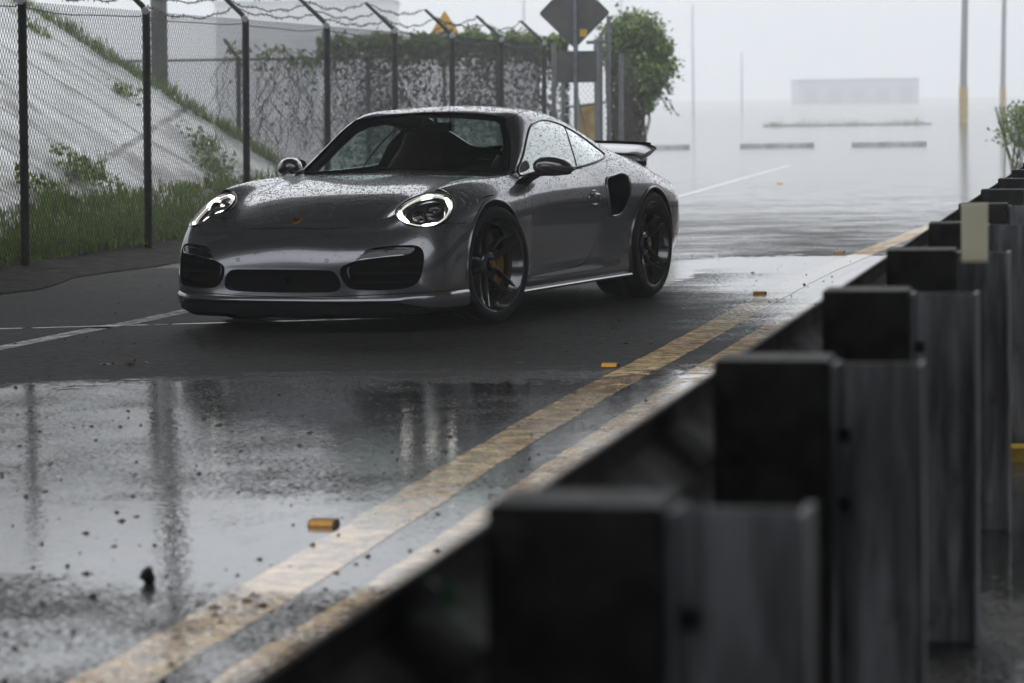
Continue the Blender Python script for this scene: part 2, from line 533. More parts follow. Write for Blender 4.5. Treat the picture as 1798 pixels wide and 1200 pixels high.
# ---- outlines, measured
HOOD_H = [(.876, 0), (.874, .16), (.862, .27), (.835, .36), (.795, .41), (.74, .44), (.62, .468), (.45, .495), (.2, .535), (-.05, .57), (-.27, .60)]
hood_poly = crom(HOOD_H, 5, False) + [(-.385, .61), (-.40, .55)] + crom([(-.395, .5), (-.37, .3), (-.352, .12), (-.35, 0)], 5, False)
hood_poly = hood_poly + [(x, -y) for x, y in reversed(hood_poly[1:-1])]
WS_H = crom([(.11, 1.209), (.25, 1.201), (.37, 1.192), (.46, 1.181), (.505, 1.168), (.535, 1.135), (.58, 1.072), (.64, .962), (.672, .895), (.683, .868), (.67, .853)], 4, False) + crom([(.64, .853), (.45, .861), (.25, .871), (.1, .875)], 4, False)
ws_poly = WS_H + [(-a, b) for a, b in reversed(WS_H)]
WIN = crom([(-.605, .838), (-.80, .953), (-.979, 1.06), (-1.099, 1.118), (-1.217, 1.147), (-1.385, 1.161), (-1.546, 1.147), (-1.696, 1.118), (-1.915, 1.05), (-2.033, .985), (-2.072, .942), (-2.05, .917), (-1.942, .897), (-1.708, .874), (-1.493, .860), (-1.029, .847), (-.75, .840)], 5)
DOOR = [(-.545, .829), (-.505, .785), (-.465, .725), (-.43, .63), (-.42, .52), (-.418, .40), (-.412, .30), (-.408, .252), (-.43, .240), (-.60, .243), (-.838, .247), (-1.10, .253), (-1.267, .258), (-1.36, .270), (-1.43, .294), (-1.49, .335), (-1.555, .40), (-1.61, .48), (-1.642, .58), (-1.652, .671), (-1.647, .74), (-1.628, .80), (-1.59, .842), (-1.565, .858)]
door_poly = crom(DOOR, 4, False) + [(-1.4, .8515), (-1.1, .8445), (-.8, .8385), (-.62, .833)]
RW = [(-1.83, 0), (-1.83, .2), (-1.80, .38), (-1.84, .425), (-2.1, .44), (-2.4, .43), (-2.52, .40), (-2.56, .30), (-2.58, .1), (-2.58, 0)]
rw_poly = crom(RW, 4, False); rw_poly = rw_poly + [(x, -y) for x, y in reversed(rw_poly[1:-1])]
SCOOP = crom([(-1.735, .720), (-1.752, .765), (-1.80, .790), (-1.90, .800), (-2.02, .810), (-2.085, .79), (-2.088, .74), (-2.045, .66), (-1.965, .585), (-1.87, .552), (-1.775, .552), (-1.745, .60)], 5)
IN_R = crom([(.372, .372), (.368, .325), (.405, .267), (.46, .247), (.56, .243), (.65, .246), (.725, .258), (.763, .293), (.778, .36), (.774, .44), (.745, .482), (.68, .489), (.57, .483), (.50, .466), (.462, .415), (.415, .395)], 5)
GR_H = crom([(0, .228), (.19, .230), (.30, .234), (.348, .243), (.368, .272), (.352, .322), (.322, .349), (.28, .355), (.15, .357), (0, .358)], 4, False)
gr_poly = GR_H + [(-a, b) for a, b in reversed(GR_H[1:-1])]
DRL = crom([(.452, .408), (.482, .446), (.53, .467), (.63, .478), (.715, .476), (.733, .466), (.715, .440), (.64, .431), (.55, .423)], 5)
# head lamp: an oval seen along its own axis
HC = Vector((.560, .684, .678))
HL = Vector((-.878, .184, .429)).normalized()
HT = Vector((.08, .94, -.336)); HT = (HT - HL * HT.dot(HL)).normalized()
HN = HT.cross(HL).normalized()
if HN.x < 0: HN = -HN
def oval(a, b, k=40): return [((a * math.cos(2 * math.pi * i / k)), b * math.sin(2 * math.pi * i / k) * (1 - .10 * math.cos(2 * math.pi * i / k))) for i in range(k)]
def ph(s):
    def f(u, v, d):
        p = HC + HL * u + HT * v + HN * d
        return (p.x, p.y * s, p.z)
    return f
def circ(cx, cz, rx, rz, k=56): return [(cx + rx * math.cos(2 * math.pi * i / k), cz + rz * math.sin(2 * math.pi * i / k)) for i in range(k)]

SH = solid()
def cut(me_, builders):
    c = MB()
    for b in builders: b(c)
    return boolean(me_, c.mesh('c', True), 'DIFFERENCE')
def piece(name, builder, mats, parent=car, thick=None, smooth=40):
    c = MB(); builder(c)
    r = skin_only(boolean(SH, c.mesh('c', True), 'INTERSECT'), thick or .006)
    for q in mats: r.materials.append(q)
    return link(name, r, None, parent, smooth)
GAP = .0045
body = cut(SH, [lambda c: c.prism(hood_poly, pz, .45, 1.0),
                lambda c: c.prism(WIN, py, .40, 1.1), lambda c: c.prism(WIN, py, -.40, -1.1),
                lambda c: c.prism(circ(0, .34, .385, .368), py, .63, 1.2), lambda c: c.prism(circ(0, .34, .385, .368), py, -.63, -1.2),
                lambda c: c.prism(circ(-2.455, .34, .378, .367), py, .63, 1.2), lambda c: c.prism(circ(-2.455, .34, .378, .367), py, -.63, -1.2)])
body = cut(body, [lambda c: c.prism(ws_poly, px, -.3, -1.2),
                  lambda c: c.prism(IN_R, px, .55, 1.4), lambda c: c.prism(flip(IN_R), px, .55, 1.4), lambda c: c.prism(gr_poly, px, .55, 1.4)])
body = cut(body, [lambda c: c.prism(rw_poly, pz, .8, 1.4),
                  lambda c: c.prism(door_poly, py, .6, 1.1), lambda c: c.prism(door_poly, py, -.6, -1.1),
                  lambda c: c.prism(SCOOP, py, .6, 1.1), lambda c: c.prism(SCOOP, py, -.6, -1.1),
                  lambda c: c.prism(oval(.213, .142), ph(1), -.12, .3), lambda c: c.prism(oval(.213, .142), ph(-1), -.12, .3)])
body = skin_only(body, .006)
body.materials.append(M['paint']); body.materials.append(M['inner'])
body_o = link('body', body, None, car, 40)
hood = piece('bonnet', lambda c: c.prism(inset(hood_poly, GAP), pz, .45, 1.0), [M['paint'], M['inner']])
THIN = .004
for s in (1, -1):
    door = piece('door', lambda c: c.prism(inset(door_poly, GAP), py, .6 * s, 1.1 * s), [M['paint'], M['inner']])
    # the handle sits in an oval dish
    ring = MB()
    hc = [drop_y(-1.53 + .085 * math.cos(a), .674 + .043 * math.sin(a), s) for a in np.linspace(0, 2 * math.pi, 32, endpoint=False)]
    ring.tube(hc, .0045, 6, True)
    link('handle_ring', ring, M['chrome'], door, 60)
    hb = MB()
    pts = [drop_y(-1.53 + u, .677 + .012 * math.cos(u * 22), s) + Vector((0, s * .010, 0)) for u in np.linspace(-.078, .078, 9)]
    hb.tube(pts, [.008, .013, .015, .016, .016, .016, .015, .013, .008], 8)
    link('handle', hb, M['paint'], door, 60)
    tr_ = MB(); tr_.tube([drop_y(u, v, s) + Vector((0, -.001 * s, 0)) for u, v in inset(WIN, .004)], .0085, 8, True)
    link('window_trim', tr_, M['gloss'], car, 60)
    W2 = inset(WIN, .002)
    link('window_seam', MB().tube([drop_y(u, v, s) for u, v in crom([(-1.688, 1.117), (-1.601, 1.024), (-1.539, .937), (-1.499, .862)], 5, False)], .0045, 6), M['trim'], car, 60)
    seam = [(-1.693, 1.25), (-1.687, 1.116), (-1.601, 1.024), (-1.539, .937), (-1.499, .859), (-1.46, .75)]
    fr = [(-.4, .75), (-.4, 1.25)]
    for nm, cutp in (('door_window', [(-.4, .75), (-.4, 1.25)] + [(x + .003, z) for x, z in seam]),
                     ('quarter_window', [(-2.3, 1.25)] + [(x - .003, z) for x, z in seam] + [(-2.3, .75)])):
        half = MB().prism(cutp, py, .38 * s, 1.12 * s).mesh('h', True)
        full = MB().prism(W2, py, .40 * s, 1.1 * s).mesh('f', True)
        g = skin_only(boolean(SH, boolean(full, half, 'INTERSECT'), 'INTERSECT'), THIN)
        g.materials.append(M['side_glass'] if s == 1 else M['glass'])
        link(nm, g, None, car, 40)
piece('windshield', lambda c: c.prism(inset(ws_poly, .002), px, -.3, -1.2), [M['glass']], thick=THIN)
ws_ring = [drop_x(u, v) for u, v in inset(ws_poly, .002)]
link('windshield_seal', MB().tube(ws_ring, .009, 8, True), M['trim'], car, 60)
# black printed border inside the pane
wb = MB(); P0, P1 = inset(ws_poly, .001), [(u * .935, .862 + (v - .862) * .90 + .010) for u, v in ws_poly]
a_ = [drop_x(u, v) + Vector((-.012, 0, -.004)) for u, v in P0]; b_ = [drop_x(u, v) + Vector((-.014, 0, -.004)) for u, v in P1]
n = len(a_)
wb.add(a_ + b_, [(i, (i + 1) % n, n + (i + 1) % n, n + i) for i in range(n)])
link('windshield_border', wb, M['inner'], car)
piece('rear_window', lambda c: c.prism(inset(rw_poly, .003), pz, .8, 1.4), [M['glass']], thick=THIN)
# black scuttle panel between bonnet and windshield lies under the gap; seams that are not real gaps
for s in (1, -1):
    for pts in ([(.735, .447 * s, .63), (.742, .50 * s, .637), (.75, .56 * s, .64)],
                [(.60, .80 * s, .598), (.50, .83 * s, .596), (.44, .84 * s, .595), (.39, .86 * s, .594)],
                [(-.973, .535 * s, 1.168), (-1.082, .526 * s, 1.197), (-1.232, .496 * s, 1.213), (-1.492, .426 * s, 1.219), (-1.75, .40 * s, 1.20)],
                [(-.545, .758 * s, .826), (-.50, .72 * s, .836), (-.45, .66 * s, .838), (-.40, .612 * s, .838)],
                [(.395, .85 * s, .222), (.56, .85 * s, .224), (.753, .807 * s, .226), (.9, .674 * s, .223), (.984, .469 * s, .216), (1.018, .238 * s, .208), (1.028, 0, .206)]):
        link('seam', MB().tube([snap(p, -.0008) for p in crom(pts, 5, False)], .0026, 6), M['trim'], car, 60)
# wheel arches: rolled lip and a dark liner
for cx, rx, rz in ((0, .385, .368), (-2.455, .378, .367)):
    for s in (1, -1):
        lip = MB()
        pts = []
        for a in np.linspace(R(-28), R(208), 60):
            q = drop_y(cx + (rx + .004) * math.cos(a), max(.17, .34 + (rz + .004) * math.sin(a)), s)
            pts.append(q + Vector((0, s * .001, 0)))
        lip.tube(pts, .0085, 8)
        link('arch_lip', lip, M['paint'], car, 60)
        ln = MB(); vs = []; fs = []
        for a in np.linspace(R(-35), R(215), 40):
            for y in (.50, .835): vs.append((cx + .415 * math.cos(a), s * y, max(.13, .34 + .400 * math.sin(a))))
        for i in range(39): fs.append((2 * i, 2 * i + 1, 2 * i + 3, 2 * i + 2))
        n0 = len(vs)
        vs.append((cx, s * .50, .34))
        for i in range(39): fs.append((2 * i, 2 * i + 2, n0))
        ln.add(vs, fs)
        link('arch_liner', ln, M['inner'], car)
# ---- front: grilles, lamps in them, lip and splitter
def grille(name, poly, depth, slats, kids=()):
    c = MB()
    P = inset(poly, -.004)
    n = len(P)
    k = [drop_x(u, v) for u, v in P]
    vs = [(p.x - .015, p.y, p.z) for p in k] + [(p.x - depth, p.y * (.985), p.z) for p in k]
    c.add(vs, [(i, (i + 1) % n, n + (i + 1) % n, n + i) for i in range(n)] + [tuple(range(n, 2 * n))])
    g = link(name, c, M['mesh'], car, 30)
    ys = [u for u, v in poly]
    for z in slats:
        b = MB(); inside = []
        for y in np.linspace(min(ys), max(ys), 40):
            lo = [v for (u, v), (u2, v2) in zip(poly, poly[1:] + poly[:1]) if min(u, u2) <= y <= max(u, u2)]
            if lo and min(lo) + .006 < z < max(lo) - .006: inside.append(y)
        pts = [drop_x(y, z) + Vector((-.050, 0, 0)) for y in inside]
        if len(pts) < 3: continue
        vs = []; fs = []
        for p in pts: vs += [(p.x, p.y, p.z + .007), (p.x + .006, p.y, p.z - .003), (p.x - .03, p.y, p.z - .005), (p.x - .03, p.y, p.z + .004)]
        for i in range(len(pts) - 1):
            for j in range(4): fs.append((4 * i + j, 4 * i + (j + 1) % 4, 4 * i + 4 + (j + 1) % 4, 4 * i + 4 + j))
        b.add(vs, fs)
        link('slat', b, M['mesh'], g, 30)
    return g
for s in (1, -1):
    pol = IN_R if s == 1 else flip(IN_R)
    grille('air_intake', pol, .11, (.285, .335, .385))
    dp = DRL if s == 1 else flip(DRL)
    fog = piece('fog_lamp', lambda c: c.prism(dp, px, .55, 1.4), [M['gloss']])
    e = MB()
    lo = crom([(.452, .408), (.55, .423), (.64, .431), (.715, .440), (.733, .466)], 6, False)
    e.tube([drop_x(u * s, v) + Vector((.001, 0, 0)) for u, v in lo], [.002] + [.0048] * (len(lo) - 2) + [.002], 6)
    link('edge_glint', e, M['chrome'], fog, 60)  # bright metal tube added for the reflection along the lens's lower edge
    e = MB()
    lo = crom([(.487, .444), (.53, .458), (.63, .468), (.70, .467)], 6, False)
    e.tube([drop_x(u * s, v) + Vector((.001, 0, 0)) for u, v in lo], .0028, 6)
    link('edge_glint', e, M['satin'], fog, 60)  # duller tube added for the glint along the upper edge
    # fin on the inner edge of the intake
    e = MB(); e.tube([drop_x(s * u, v) + Vector((-.02, 0, 0)) for u, v in ((.405, .375), (.40, .345), (.41, .315))], [.003, .006, .003], 6)
    link('intake_fin', e, M['satin'], car, 60)
g = grille('centre_grille', gr_poly, .06, ())
rd = MB().lathe([(.0, .01), (.026, .01), (.030, .004), (.030, -.03), (0, -.03)], 24, Matrix.Translation((.992, .0, .298)) @ Matrix.Rotation(R(-90), 4, 'Z'), False)
link('radar_sensor', rd, M['trim'], g, 40)
# parking sensors
for s in (1, -1):
    for y, z in ((.281, .409), (.60, .46)):
        p = drop_x(y * s, z)
        c = MB(); c.tube([snap((p.x + .009 * 0, p.y + .010 * math.cos(a), p.z + .010 * math.sin(a)), .0002) for a in np.linspace(0, 6.283, 16, endpoint=False)], .0018, 5, True)
        link('parking_sensor', c, M['trim'], car, 60)
for s in (1, -1):
    mk = piece('side_marker', lambda c: c.prism(crom([(.468, .592), (.44, .569), (.387, .554), (.318, .556), (.300, .575), (.300, .592)], 3), py, .6 * s, 1.1 * s), [M['satin']], thick=.003)
    for v in mk.data.vertices: v.co.y += .0012 * s
# front lip
def front_curve(off, z, n=50):
    pts = [(.375, .852), (.56, .850), (.66, .838), (.80, .772), (.91, .655), (.97, .52), (1.01, .36), (1.025, .18), (1.03, 0)]
    pts = crom(pts, 6, False)
    out = []
    for i, p in enumerate(pts):
        a, b = pts[max(0, i - 1)], pts[min(len(pts) - 1, i + 1)]
        t = Vector((b[0] - a[0], b[1] - a[1])).normalized()
        nn = Vector((-t.y, t.x));
        if nn.x + nn.y < 0: nn = -nn
        out.append((p[0] + nn.x * off, p[1] + nn.y * off))
    full = out + [(x, -y) for x, y in reversed(out[:-1])]
    return full
def front_strip(name, prof, mat):
    """prof: closed list of (offset, z, z at the corner)"""
    rows = [front_curve(o, z) for o, z, zc in prof]
    n = len(rows[0]); k = len(prof); vs = []; fs = []
    for i in range(n):
        cy = abs(rows[0][i][1])
        w = min(1, max(0, (cy - .62) / .22)); w = w * w * (3 - 2 * w)
        for j, (o, z, zc) in enumerate(prof): vs.append((rows[j][i][0], rows[j][i][1], z + (zc - z) * w))
    for i in range(n - 1):
        for j in range(k): fs.append((i * k + j, i * k + (j + 1) % k, (i + 1) * k + (j + 1) % k, (i + 1) * k + j))
    fs += [tuple(range(k)), tuple((n - 1) * k + j for j in reversed(range(k)))]
    return link(name, MB().add(vs, fs), mat, car, 35)
front_strip('front_lip', [(-.012, .205, .222), (.004, .203, .220), (.014, .192, .208), (.016, .184, .19), (.008, .176, .134), (-.016, .172, .130)], M['paint'])
front_strip('splitter', [(-.02, .176, .133), (-.006, .174, .131), (.000, .15, .125), (-.01, .105, .118), (-.035, .085, .112), (-.12, .085, .112), (-.12, .172, .13)], M['trim'])
for s in (1, -1):
    sk = MB()
    vs = []; fs = []
    xs = np.linspace(-.385, -2.08, 24)
    for x in xs:
        for y, z in ((.820, .168), (.861, .166), (.868, .158), (.862, .146), (.815, .138)): vs.append((x, s * (y + .012 * max(0, (-x - 1.5) / .6)), z + .004 * (-x)))
    for i in range(23):
        for j in range(5): fs.append((i * 5 + j, i * 5 + (j + 1) % 5, (i + 1) * 5 + (j + 1) % 5, (i + 1) * 5 + j))
    fs += [(0, 1, 2, 3, 4), tuple(23 * 5 + j for j in (4, 3, 2, 1, 0))]
    sk.add(vs, fs); link('side_skirt', sk, M['paint'], car, 35)
ub = MB().box((-1.2, 0, .165), (4.0, 1.10, .10)).box((-1.23, 0, .19), (1.66, 1.62, .08)).box((-3.05, 0, .22), (.7, 1.2, .14))
link('underbody', ub, M['inner'], car)
# ---- head lamps: one smooth dome fitted to the edge of the hole
_th = np.linspace(0, 2 * math.pi, 48, endpoint=False)
_rows, _h = [], []
for a_ in _th:
    p = HC + HL * (.213 * math.cos(a_)) + HT * (.142 * math.sin(a_) * (1 - .10 * math.cos(a_)))
    q = BVH.ray_cast(p + HN * .3, -HN)
    if q[0] is None: continue
    _rows.append([1, math.cos(a_), math.sin(a_), math.cos(2 * a_), math.sin(2 * a_)]); _h.append((q[0] - p).dot(HN))
_c = np.linalg.lstsq(np.array(_rows), np.array(_h), rcond=None)[0]
_c[3] *= .45; _c[4] *= .45
BULGE = .042
def dome(rho, a, off=0., bulge=None):
    d = _c[0] + rho * (_c[1] * math.cos(a) + _c[2] * math.sin(a)) + rho * rho * (_c[3] * math.cos(2 * a) + _c[4] * math.sin(2 * a)) + (BULGE if bulge is None else bulge) * (1 - rho * rho)
    return (.213 * rho * math.cos(a), .142 * rho * math.sin(a) * (1 - .10 * rho * math.cos(a)), d + off)
for s in (1, -1):
    P = ph(s)
    def dp(rho, a, off=0., bulge=None): return Vector(P(*dome(rho, a, off, bulge)))
    k = 48; AN = [2 * math.pi * i / k for i in range(k)]
    def polar(rings_, close=True):
        vs = []; fs = []
        for f_ in rings_: vs += [f_(a_) for a_ in AN]
        for r in range(len(rings_) - 1):
            for i in range(k): fs.append((r * k + i, r * k + (i + 1) % k, (r + 1) * k + (i + 1) % k, (r + 1) * k + i))
        if close: fs.append(tuple((len(rings_) - 1) * k + i for i in range(k)))
        return MB().add(vs, fs)
    bowl = polar([lambda a_: dp(1.0, a_, .004), lambda a_: dp(1.0, a_, -.03), lambda a_: dp(.92, a_, -.045), lambda a_: dp(.84, a_, -.075, .01), lambda a_: dp(.45, a_, -.095, .0)])
    hl = link('headlight', bowl, M['satin'], car, 30)
    lens = polar([(lambda r: (lambda a_: dp(r, a_, -.001)))(r) for r in (.97, .85, .7, .5, .3, .12)])
    link('lens', lens, M['lens'], hl, 60)
    e = MB(); e.tube([dp(.985, a_, -.002) for a_ in AN], .0075, 8, True)
    link('bezel', e, M['gloss'], hl, 60)
    e = MB(); e.tube([dp(.84, a_, -.020) for a_ in AN], .0042, 8, True)
    link('led_ring', e, M['led'], hl, 60)
    chromering = polar([lambda a_: dp(.93, a_, -.012), lambda a_: dp(.87, a_, -.026), lambda a_: dp(.78, a_, -.034), lambda a_: dp(.66, a_, -.056)], False)
    link('reflector', chromering, M['chrome'], hl, 60)
    for a, w_, r_ in ((30, 20, .0115), (128, 18, .0085), (208, 30, .0150), (318, 15, .0085)):
        arc = [R(a + q) for q in np.linspace(-w_, w_, 9)]
        e = MB(); e.tube([dp(.835, a_, -.017) for a_ in arc], [r_ * .35, r_ * .75, r_, r_, r_, r_, r_, r_ * .75, r_ * .35], 8)
        link('led_spot', e, M['spot'], hl, 60)
    n_ = Vector((HN.x, HN.y * s, HN.z))
    for u, v, r in ((.070, .016, .045), (-.062, -.004, .050)):
        c = Vector(P(u, v, _c[0] + BULGE * .6 - .060))
        fwd = Vector((.93, .30 * s, .18)).normalized()
        mm = Matrix.Translation(c) @ fwd.to_track_quat('Y', 'Z').to_matrix().to_4x4()
        pj = link('projector', MB().lathe([(0, .034), (r * .5, .030), (r * .78, .018), (r * .86, .004)], 28, mm, False), M['gloss'], hl, 60)
        link('projector_ring', MB().lathe([(r * .86, .006), (r * .97, .014), (r * 1.0, .004), (r * .97, -.04), (r * .86, -.04)], 28, mm), M['chrome'], pj, 50)
    c = Vector(P(.005, 0, _c[0] - .035))
    link('chrome_bar', MB().box(c, (.02, .085, .010)), M['satin'], hl)
# ---- crest on the bonnet
cr_m = MB()
shield = [(-.026, .036), (0, .040), (.026, .036), (.027, .0), (.018, -.024), (0, -.038), (-.018, -.024), (-.027, .0)]
def on_nose(u, v, d):
    p = Vector((.819 - v * .80, u, .9)); q = BVH.ray_cast(p, Vector((0, 0, -1)))
    return tuple(q[0] + q[1] * d)
cr_m.prism(shield, on_nose, .0005, .005)
crest = link('crest', cr_m, M['gold'], hood, 30)
cq = MB().prism([(-.021, .001), (-.002, .001), (-.002, .025), (-.021, .025)], on_nose, .0052, .0062)
cq.prism([(.002, -.001), (.020, -.001), (.014, -.018), (.002, -.026)], on_nose, .0052, .0062)
link('crest_quarter', cq, M['trim'], crest)
cq = MB().prism([(-.020, -.003), (-.002, -.003), (-.002, -.026), (-.014, -.019)], on_nose, .0052, .0062)
cq.prism([(.002, .003), (.021, .003), (.021, .026), (.002, .026)], on_nose, .0052, .0062)
link('crest_quarter', cq, M['red'], crest)
# ---- side scoops
for s in (1, -1):
    n = len(SCOOP)
    k = [drop_y(u, v, s) for u, v in SCOOP]
    fr_ = MB(); fr_.tube([p + Vector((0, s * .001, 0)) for p in k], .009, 8, True)
    link('scoop_frame', fr_, M['paint'], car, 60)
    c = MB()
    vs = [(p.x, p.y - s * .006, p.z) for p in k] + [(p.x * .75 - 1.93 * .25 - .05, p.y - s * .16, p.z * .75 + .69 * .25) for p in k]
    c.add(vs, [(i, (i + 1) % n, n + (i + 1) % n, n + i) for i in range(n)] + [tuple(range(n, 2 * n))])
    link('side_scoop', c, M['trim'], car, 30)
    e = MB(); e.tube([drop_y(-1.79 + dx, z, s) + Vector((0, -s * .03, 0)) for dx, z in ((0, .56), (-.005, .62), (-.005, .70), (.0, .775))], .012, 8)
    link('scoop_blade', e, M['paint'], car, 50)
# ---- wing
wg = MB(); vs = []; fs = []; K = 25
for i in range(K):
    y = -.575 + 1.15 * i / (K - 1); e = abs(y) / .575
    dz = -.022 * e ** 2 - (.02 * max(0, (e - .9) / .1) ** 2)
    dx = -.05 * e ** 2
    for x, z in ((-2.93, .932), (-2.96, .944), (-3.10, .972), (-3.22, .988), (-3.235, .998), (-3.25, .984), (-3.12, .942), (-2.96, .920)):
        vs.append((x - dx * -1, y, z + dz))
for i in range(K - 1):
    for j in range(8): fs.append((i * 8 + j, i * 8 + (j + 1) % 8, (i + 1) * 8 + (j + 1) % 8, (i + 1) * 8 + j))
fs += [tuple(range(8)), tuple((K - 1) * 8 + j for j in reversed(range(8)))]
wing = link('rear_wing', MB().add(vs, fs), M['paint'], car, 35)
e = MB()
e.tube([(-3.236 - .05 * (abs(y) / .575) ** 2, y, .999 - .022 * (abs(y) / .575) ** 2) for y in np.linspace(-.54, .54, 25)], .007, 6)
link('wing_lip', e, M['trim'], wing, 60)
for s in (1, -1):
    e = MB().box((-3.08, .30 * s, .90), (.12, .03, .10))
    link('wing_strut', e, M['trim'], wing)
e = MB(); vs = []; fs = []
for y in np.linspace(-.52, .52, 25):
    q = abs(y) / .52
    for x, z in ((-2.98, .868), (-3.06, .892), (-3.22, .890), (-3.22, .86), (-2.98, .85)): vs.append((x - .03 * q * q, y, z - .028 * q * q))
for i in range(24):
    for j in range(5): fs.append((i * 5 + j, i * 5 + (j + 1) % 5, (i + 1) * 5 + (j + 1) % 5, (i + 1) * 5 + j))
fs += [(0, 1, 2, 3, 4), tuple(24 * 5 + j for j in (4, 3, 2, 1, 0))]
link('deck_lip', MB().add(vs, fs), M['trim'], car, 35)
# ---- mirrors
def blob(rings):
    """rings of equal length -> closed quad tube"""
    n = len(rings[0]); b = MB()
    vs = [p for r in rings for p in r]; fs = []
    for i in range(len(rings) - 1):
        for j in range(n): fs.append((i * n + j, i * n + (j + 1) % n, (i + 1) * n + (j + 1) % n, (i + 1) * n + j))
    fs += [tuple(reversed(range(n))), tuple((len(rings) - 1) * n + j for j in range(n))]
    return b.add(vs, fs)
for s in (1, -1):
    rings = []
    # y, x centre, half depth, z bottom, z top
    for y, xc, hd, z0, z1 in ((.795, -.735, .035, .868, .895), (.81, -.735, .062, .852, .925), (.84, -.745, .080, .845, .944), (.88, -.765, .088, .840, .947), (.92, -.79, .086, .839, .940), (.955, -.82, .074, .841, .924), (.98, -.845, .052, .848, .900), (.993, -.86, .026, .858, .882)):
        r = []
        for a in np.linspace(0, 2 * math.pi, 20, endpoint=False):
            cx_, sz_ = math.cos(a), math.sin(a)
            r.append((xc + hd * (abs(cx_) ** .8) * (1 if cx_ > 0 else -1), s * y, (z0 + z1) / 2 + (z1 - z0) / 2 * (abs(sz_) ** .85) * (1 if sz_ > 0 else -1)))
        rings.append(r)
    mir = link('wing_mirror', blob(rings), M['satin'] if 0 else M['paint'], car, 50)
    base = MB()
    rings = []
    for p, w_, h_ in (((-.50, .785, .765), .085, .030), ((-.535, .80, .79), .07, .030), ((-.60, .815, .822), .055, .026), ((-.68, .83, .842), .062, .018), ((-.745, .86, .842), .078, .013), ((-.785, .91, .838), .076, .011), ((-.82, .96, .843), .055, .010)):
        rings.append([(p[0] + w_ * math.cos(a) * .95, s * (p[1]), p[2] + h_ * math.sin(a)) if False else
                      (p[0] + w_ * math.cos(a), s * (p[1] - .012 * math.cos(a)), p[2] + h_ * math.sin(a)) for a in np.linspace(0, 2 * math.pi, 14, endpoint=False)])
    link('mirror_arm', blob(rings), M['gloss'], mir, 50)
    gl = MB().prism(crom([(s * .82, .86), (s * .88, .85), (s * .95, .855), (s * .975, .88), (s * .94, .92), (s * .87, .935), (s * .82, .92)], 4), px, -.860, -.866)
    link('mirror_glass', gl, M['chrome'], mir)
# ---- wheels
def make_wheel(width, radius, lip=.279):
    wt = MB()
    g = .006
    prof = [(.264, -.004), (.276, .010), (.298, .016), (radius - .018, .008), (radius - .004, -.012), (radius, -.030)]
    for q in (.30, .5, .70):
        y = -width * q
        prof += [(radius, y + .008), (radius - .007, y + .006), (radius - .007, y - .006), (radius, y - .008)]
    prof += [(radius, -width + .03), (radius - .004, -width + .012), (radius - .018, -width - .008), (.298, -width - .014), (.264, -width + .004)]
    tyre = wt.lathe(prof, 96)
    rm = MB()
    rm.lathe([(lip, .002), (lip - .004, .007), (lip - .012, .004), (lip - .018, -.010), (lip - .034, -.032), (lip - .046, -.048), (lip - .048, -width * .9), (lip - .006, -width), (lip - .002, -width), (lip - .040, -width * .88), (lip - .028, -.05), (lip - .006, -.012)], 96)
    for kx in range(5):
        ca = R(-90 + 20 + 72 * kx)
        for sd in (-1, 1):
            st = []
            for q in np.linspace(0, 1, 9):
                r = .058 + (lip - .030 - .058) * q
                ang = ca + sd * R(27 - 21.5 * q ** .8)
                y = -.072 + .058 * q ** 1.7
                wd = .0108 - .0030 * q
                rad = Vector((math.cos(ang), 0, math.sin(ang))); tan = Vector((-math.sin(ang), 0, math.cos(ang)))
                c = rad * r
                st.append([c + tan * wd * .45 + Vector((0, y, 0)), c - tan * wd * .45 + Vector((0, y, 0)), c - tan * wd + Vector((0, y - .012, 0)), c - tan * wd * .8 + Vector((0, y - .045, 0)), c + tan * wd * .8 + Vector((0, y - .045, 0)), c + tan * wd + Vector((0, y - .012, 0))])
            b = blob(st); rm.add(b.v, b.f)
    rm.lathe([(.0, -.048), (.060, -.048), (.074, -.056), (.080, -.075), (.080, -.14), (0, -.14)], 40, None, False)
    cap = MB().lathe([(0, -.022), (.030, -.022), (.036, -.027), (.040, -.046), (0, -.046)], 32, None, False)
    badge = MB().lathe([(0, -.0205), (.021, -.0205), (.022, -.024), (0, -.024)], 20, None, False)
    disc = MB().lathe([(.09, -.125), (.205, -.125), (.205, -.155), (.09, -.155)], 64)
    cal = MB(); rings = []
    for a in np.linspace(R(158), R(232), 12):
        ra = Vector((math.cos(a), 0, math.sin(a))); e_ = 1 - .35 * abs((a - R(195)) / R(37)) ** 4
        r0, r1 = .150, .150 + .075 * e_
        rings.append([ra * r0 + Vector((0, -.105, 0)), ra * (r0 + .01) + Vector((0, -.092, 0)), ra * (r1 - .015) + Vector((0, -.092, 0)), ra * r1 + Vector((0, -.11, 0)), ra * r1 + Vector((0, -.17, 0)), ra * r0 + Vector((0, -.17, 0))])
    b = blob(rings); cal.add(b.v, b.f)
    hubm = MB().lathe([(0, -.14), (.10, -.14), (.10, -.2), (0, -.2)], 24, None, False)
    rl = MB().tube([(( lip - .004) * math.cos(a), .005, (lip - .004) * math.sin(a)) for a in np.linspace(0, 2 * math.pi, 72, endpoint=False)], .0032, 6, True)  # thin ring of brighter metal added as the highlight on the rim's edge
    return dict(tyre=tyre, rim=rm, rim_highlight=rl, centre_cap=cap, badge=badge, brake_disc=disc, caliper=cal, hub=hubm)
WM = dict(tyre='rubber', rim='rim', rim_highlight='satin', centre_cap='gloss', badge='gold', brake_disc='steel', caliper='yellow', hub='inner')
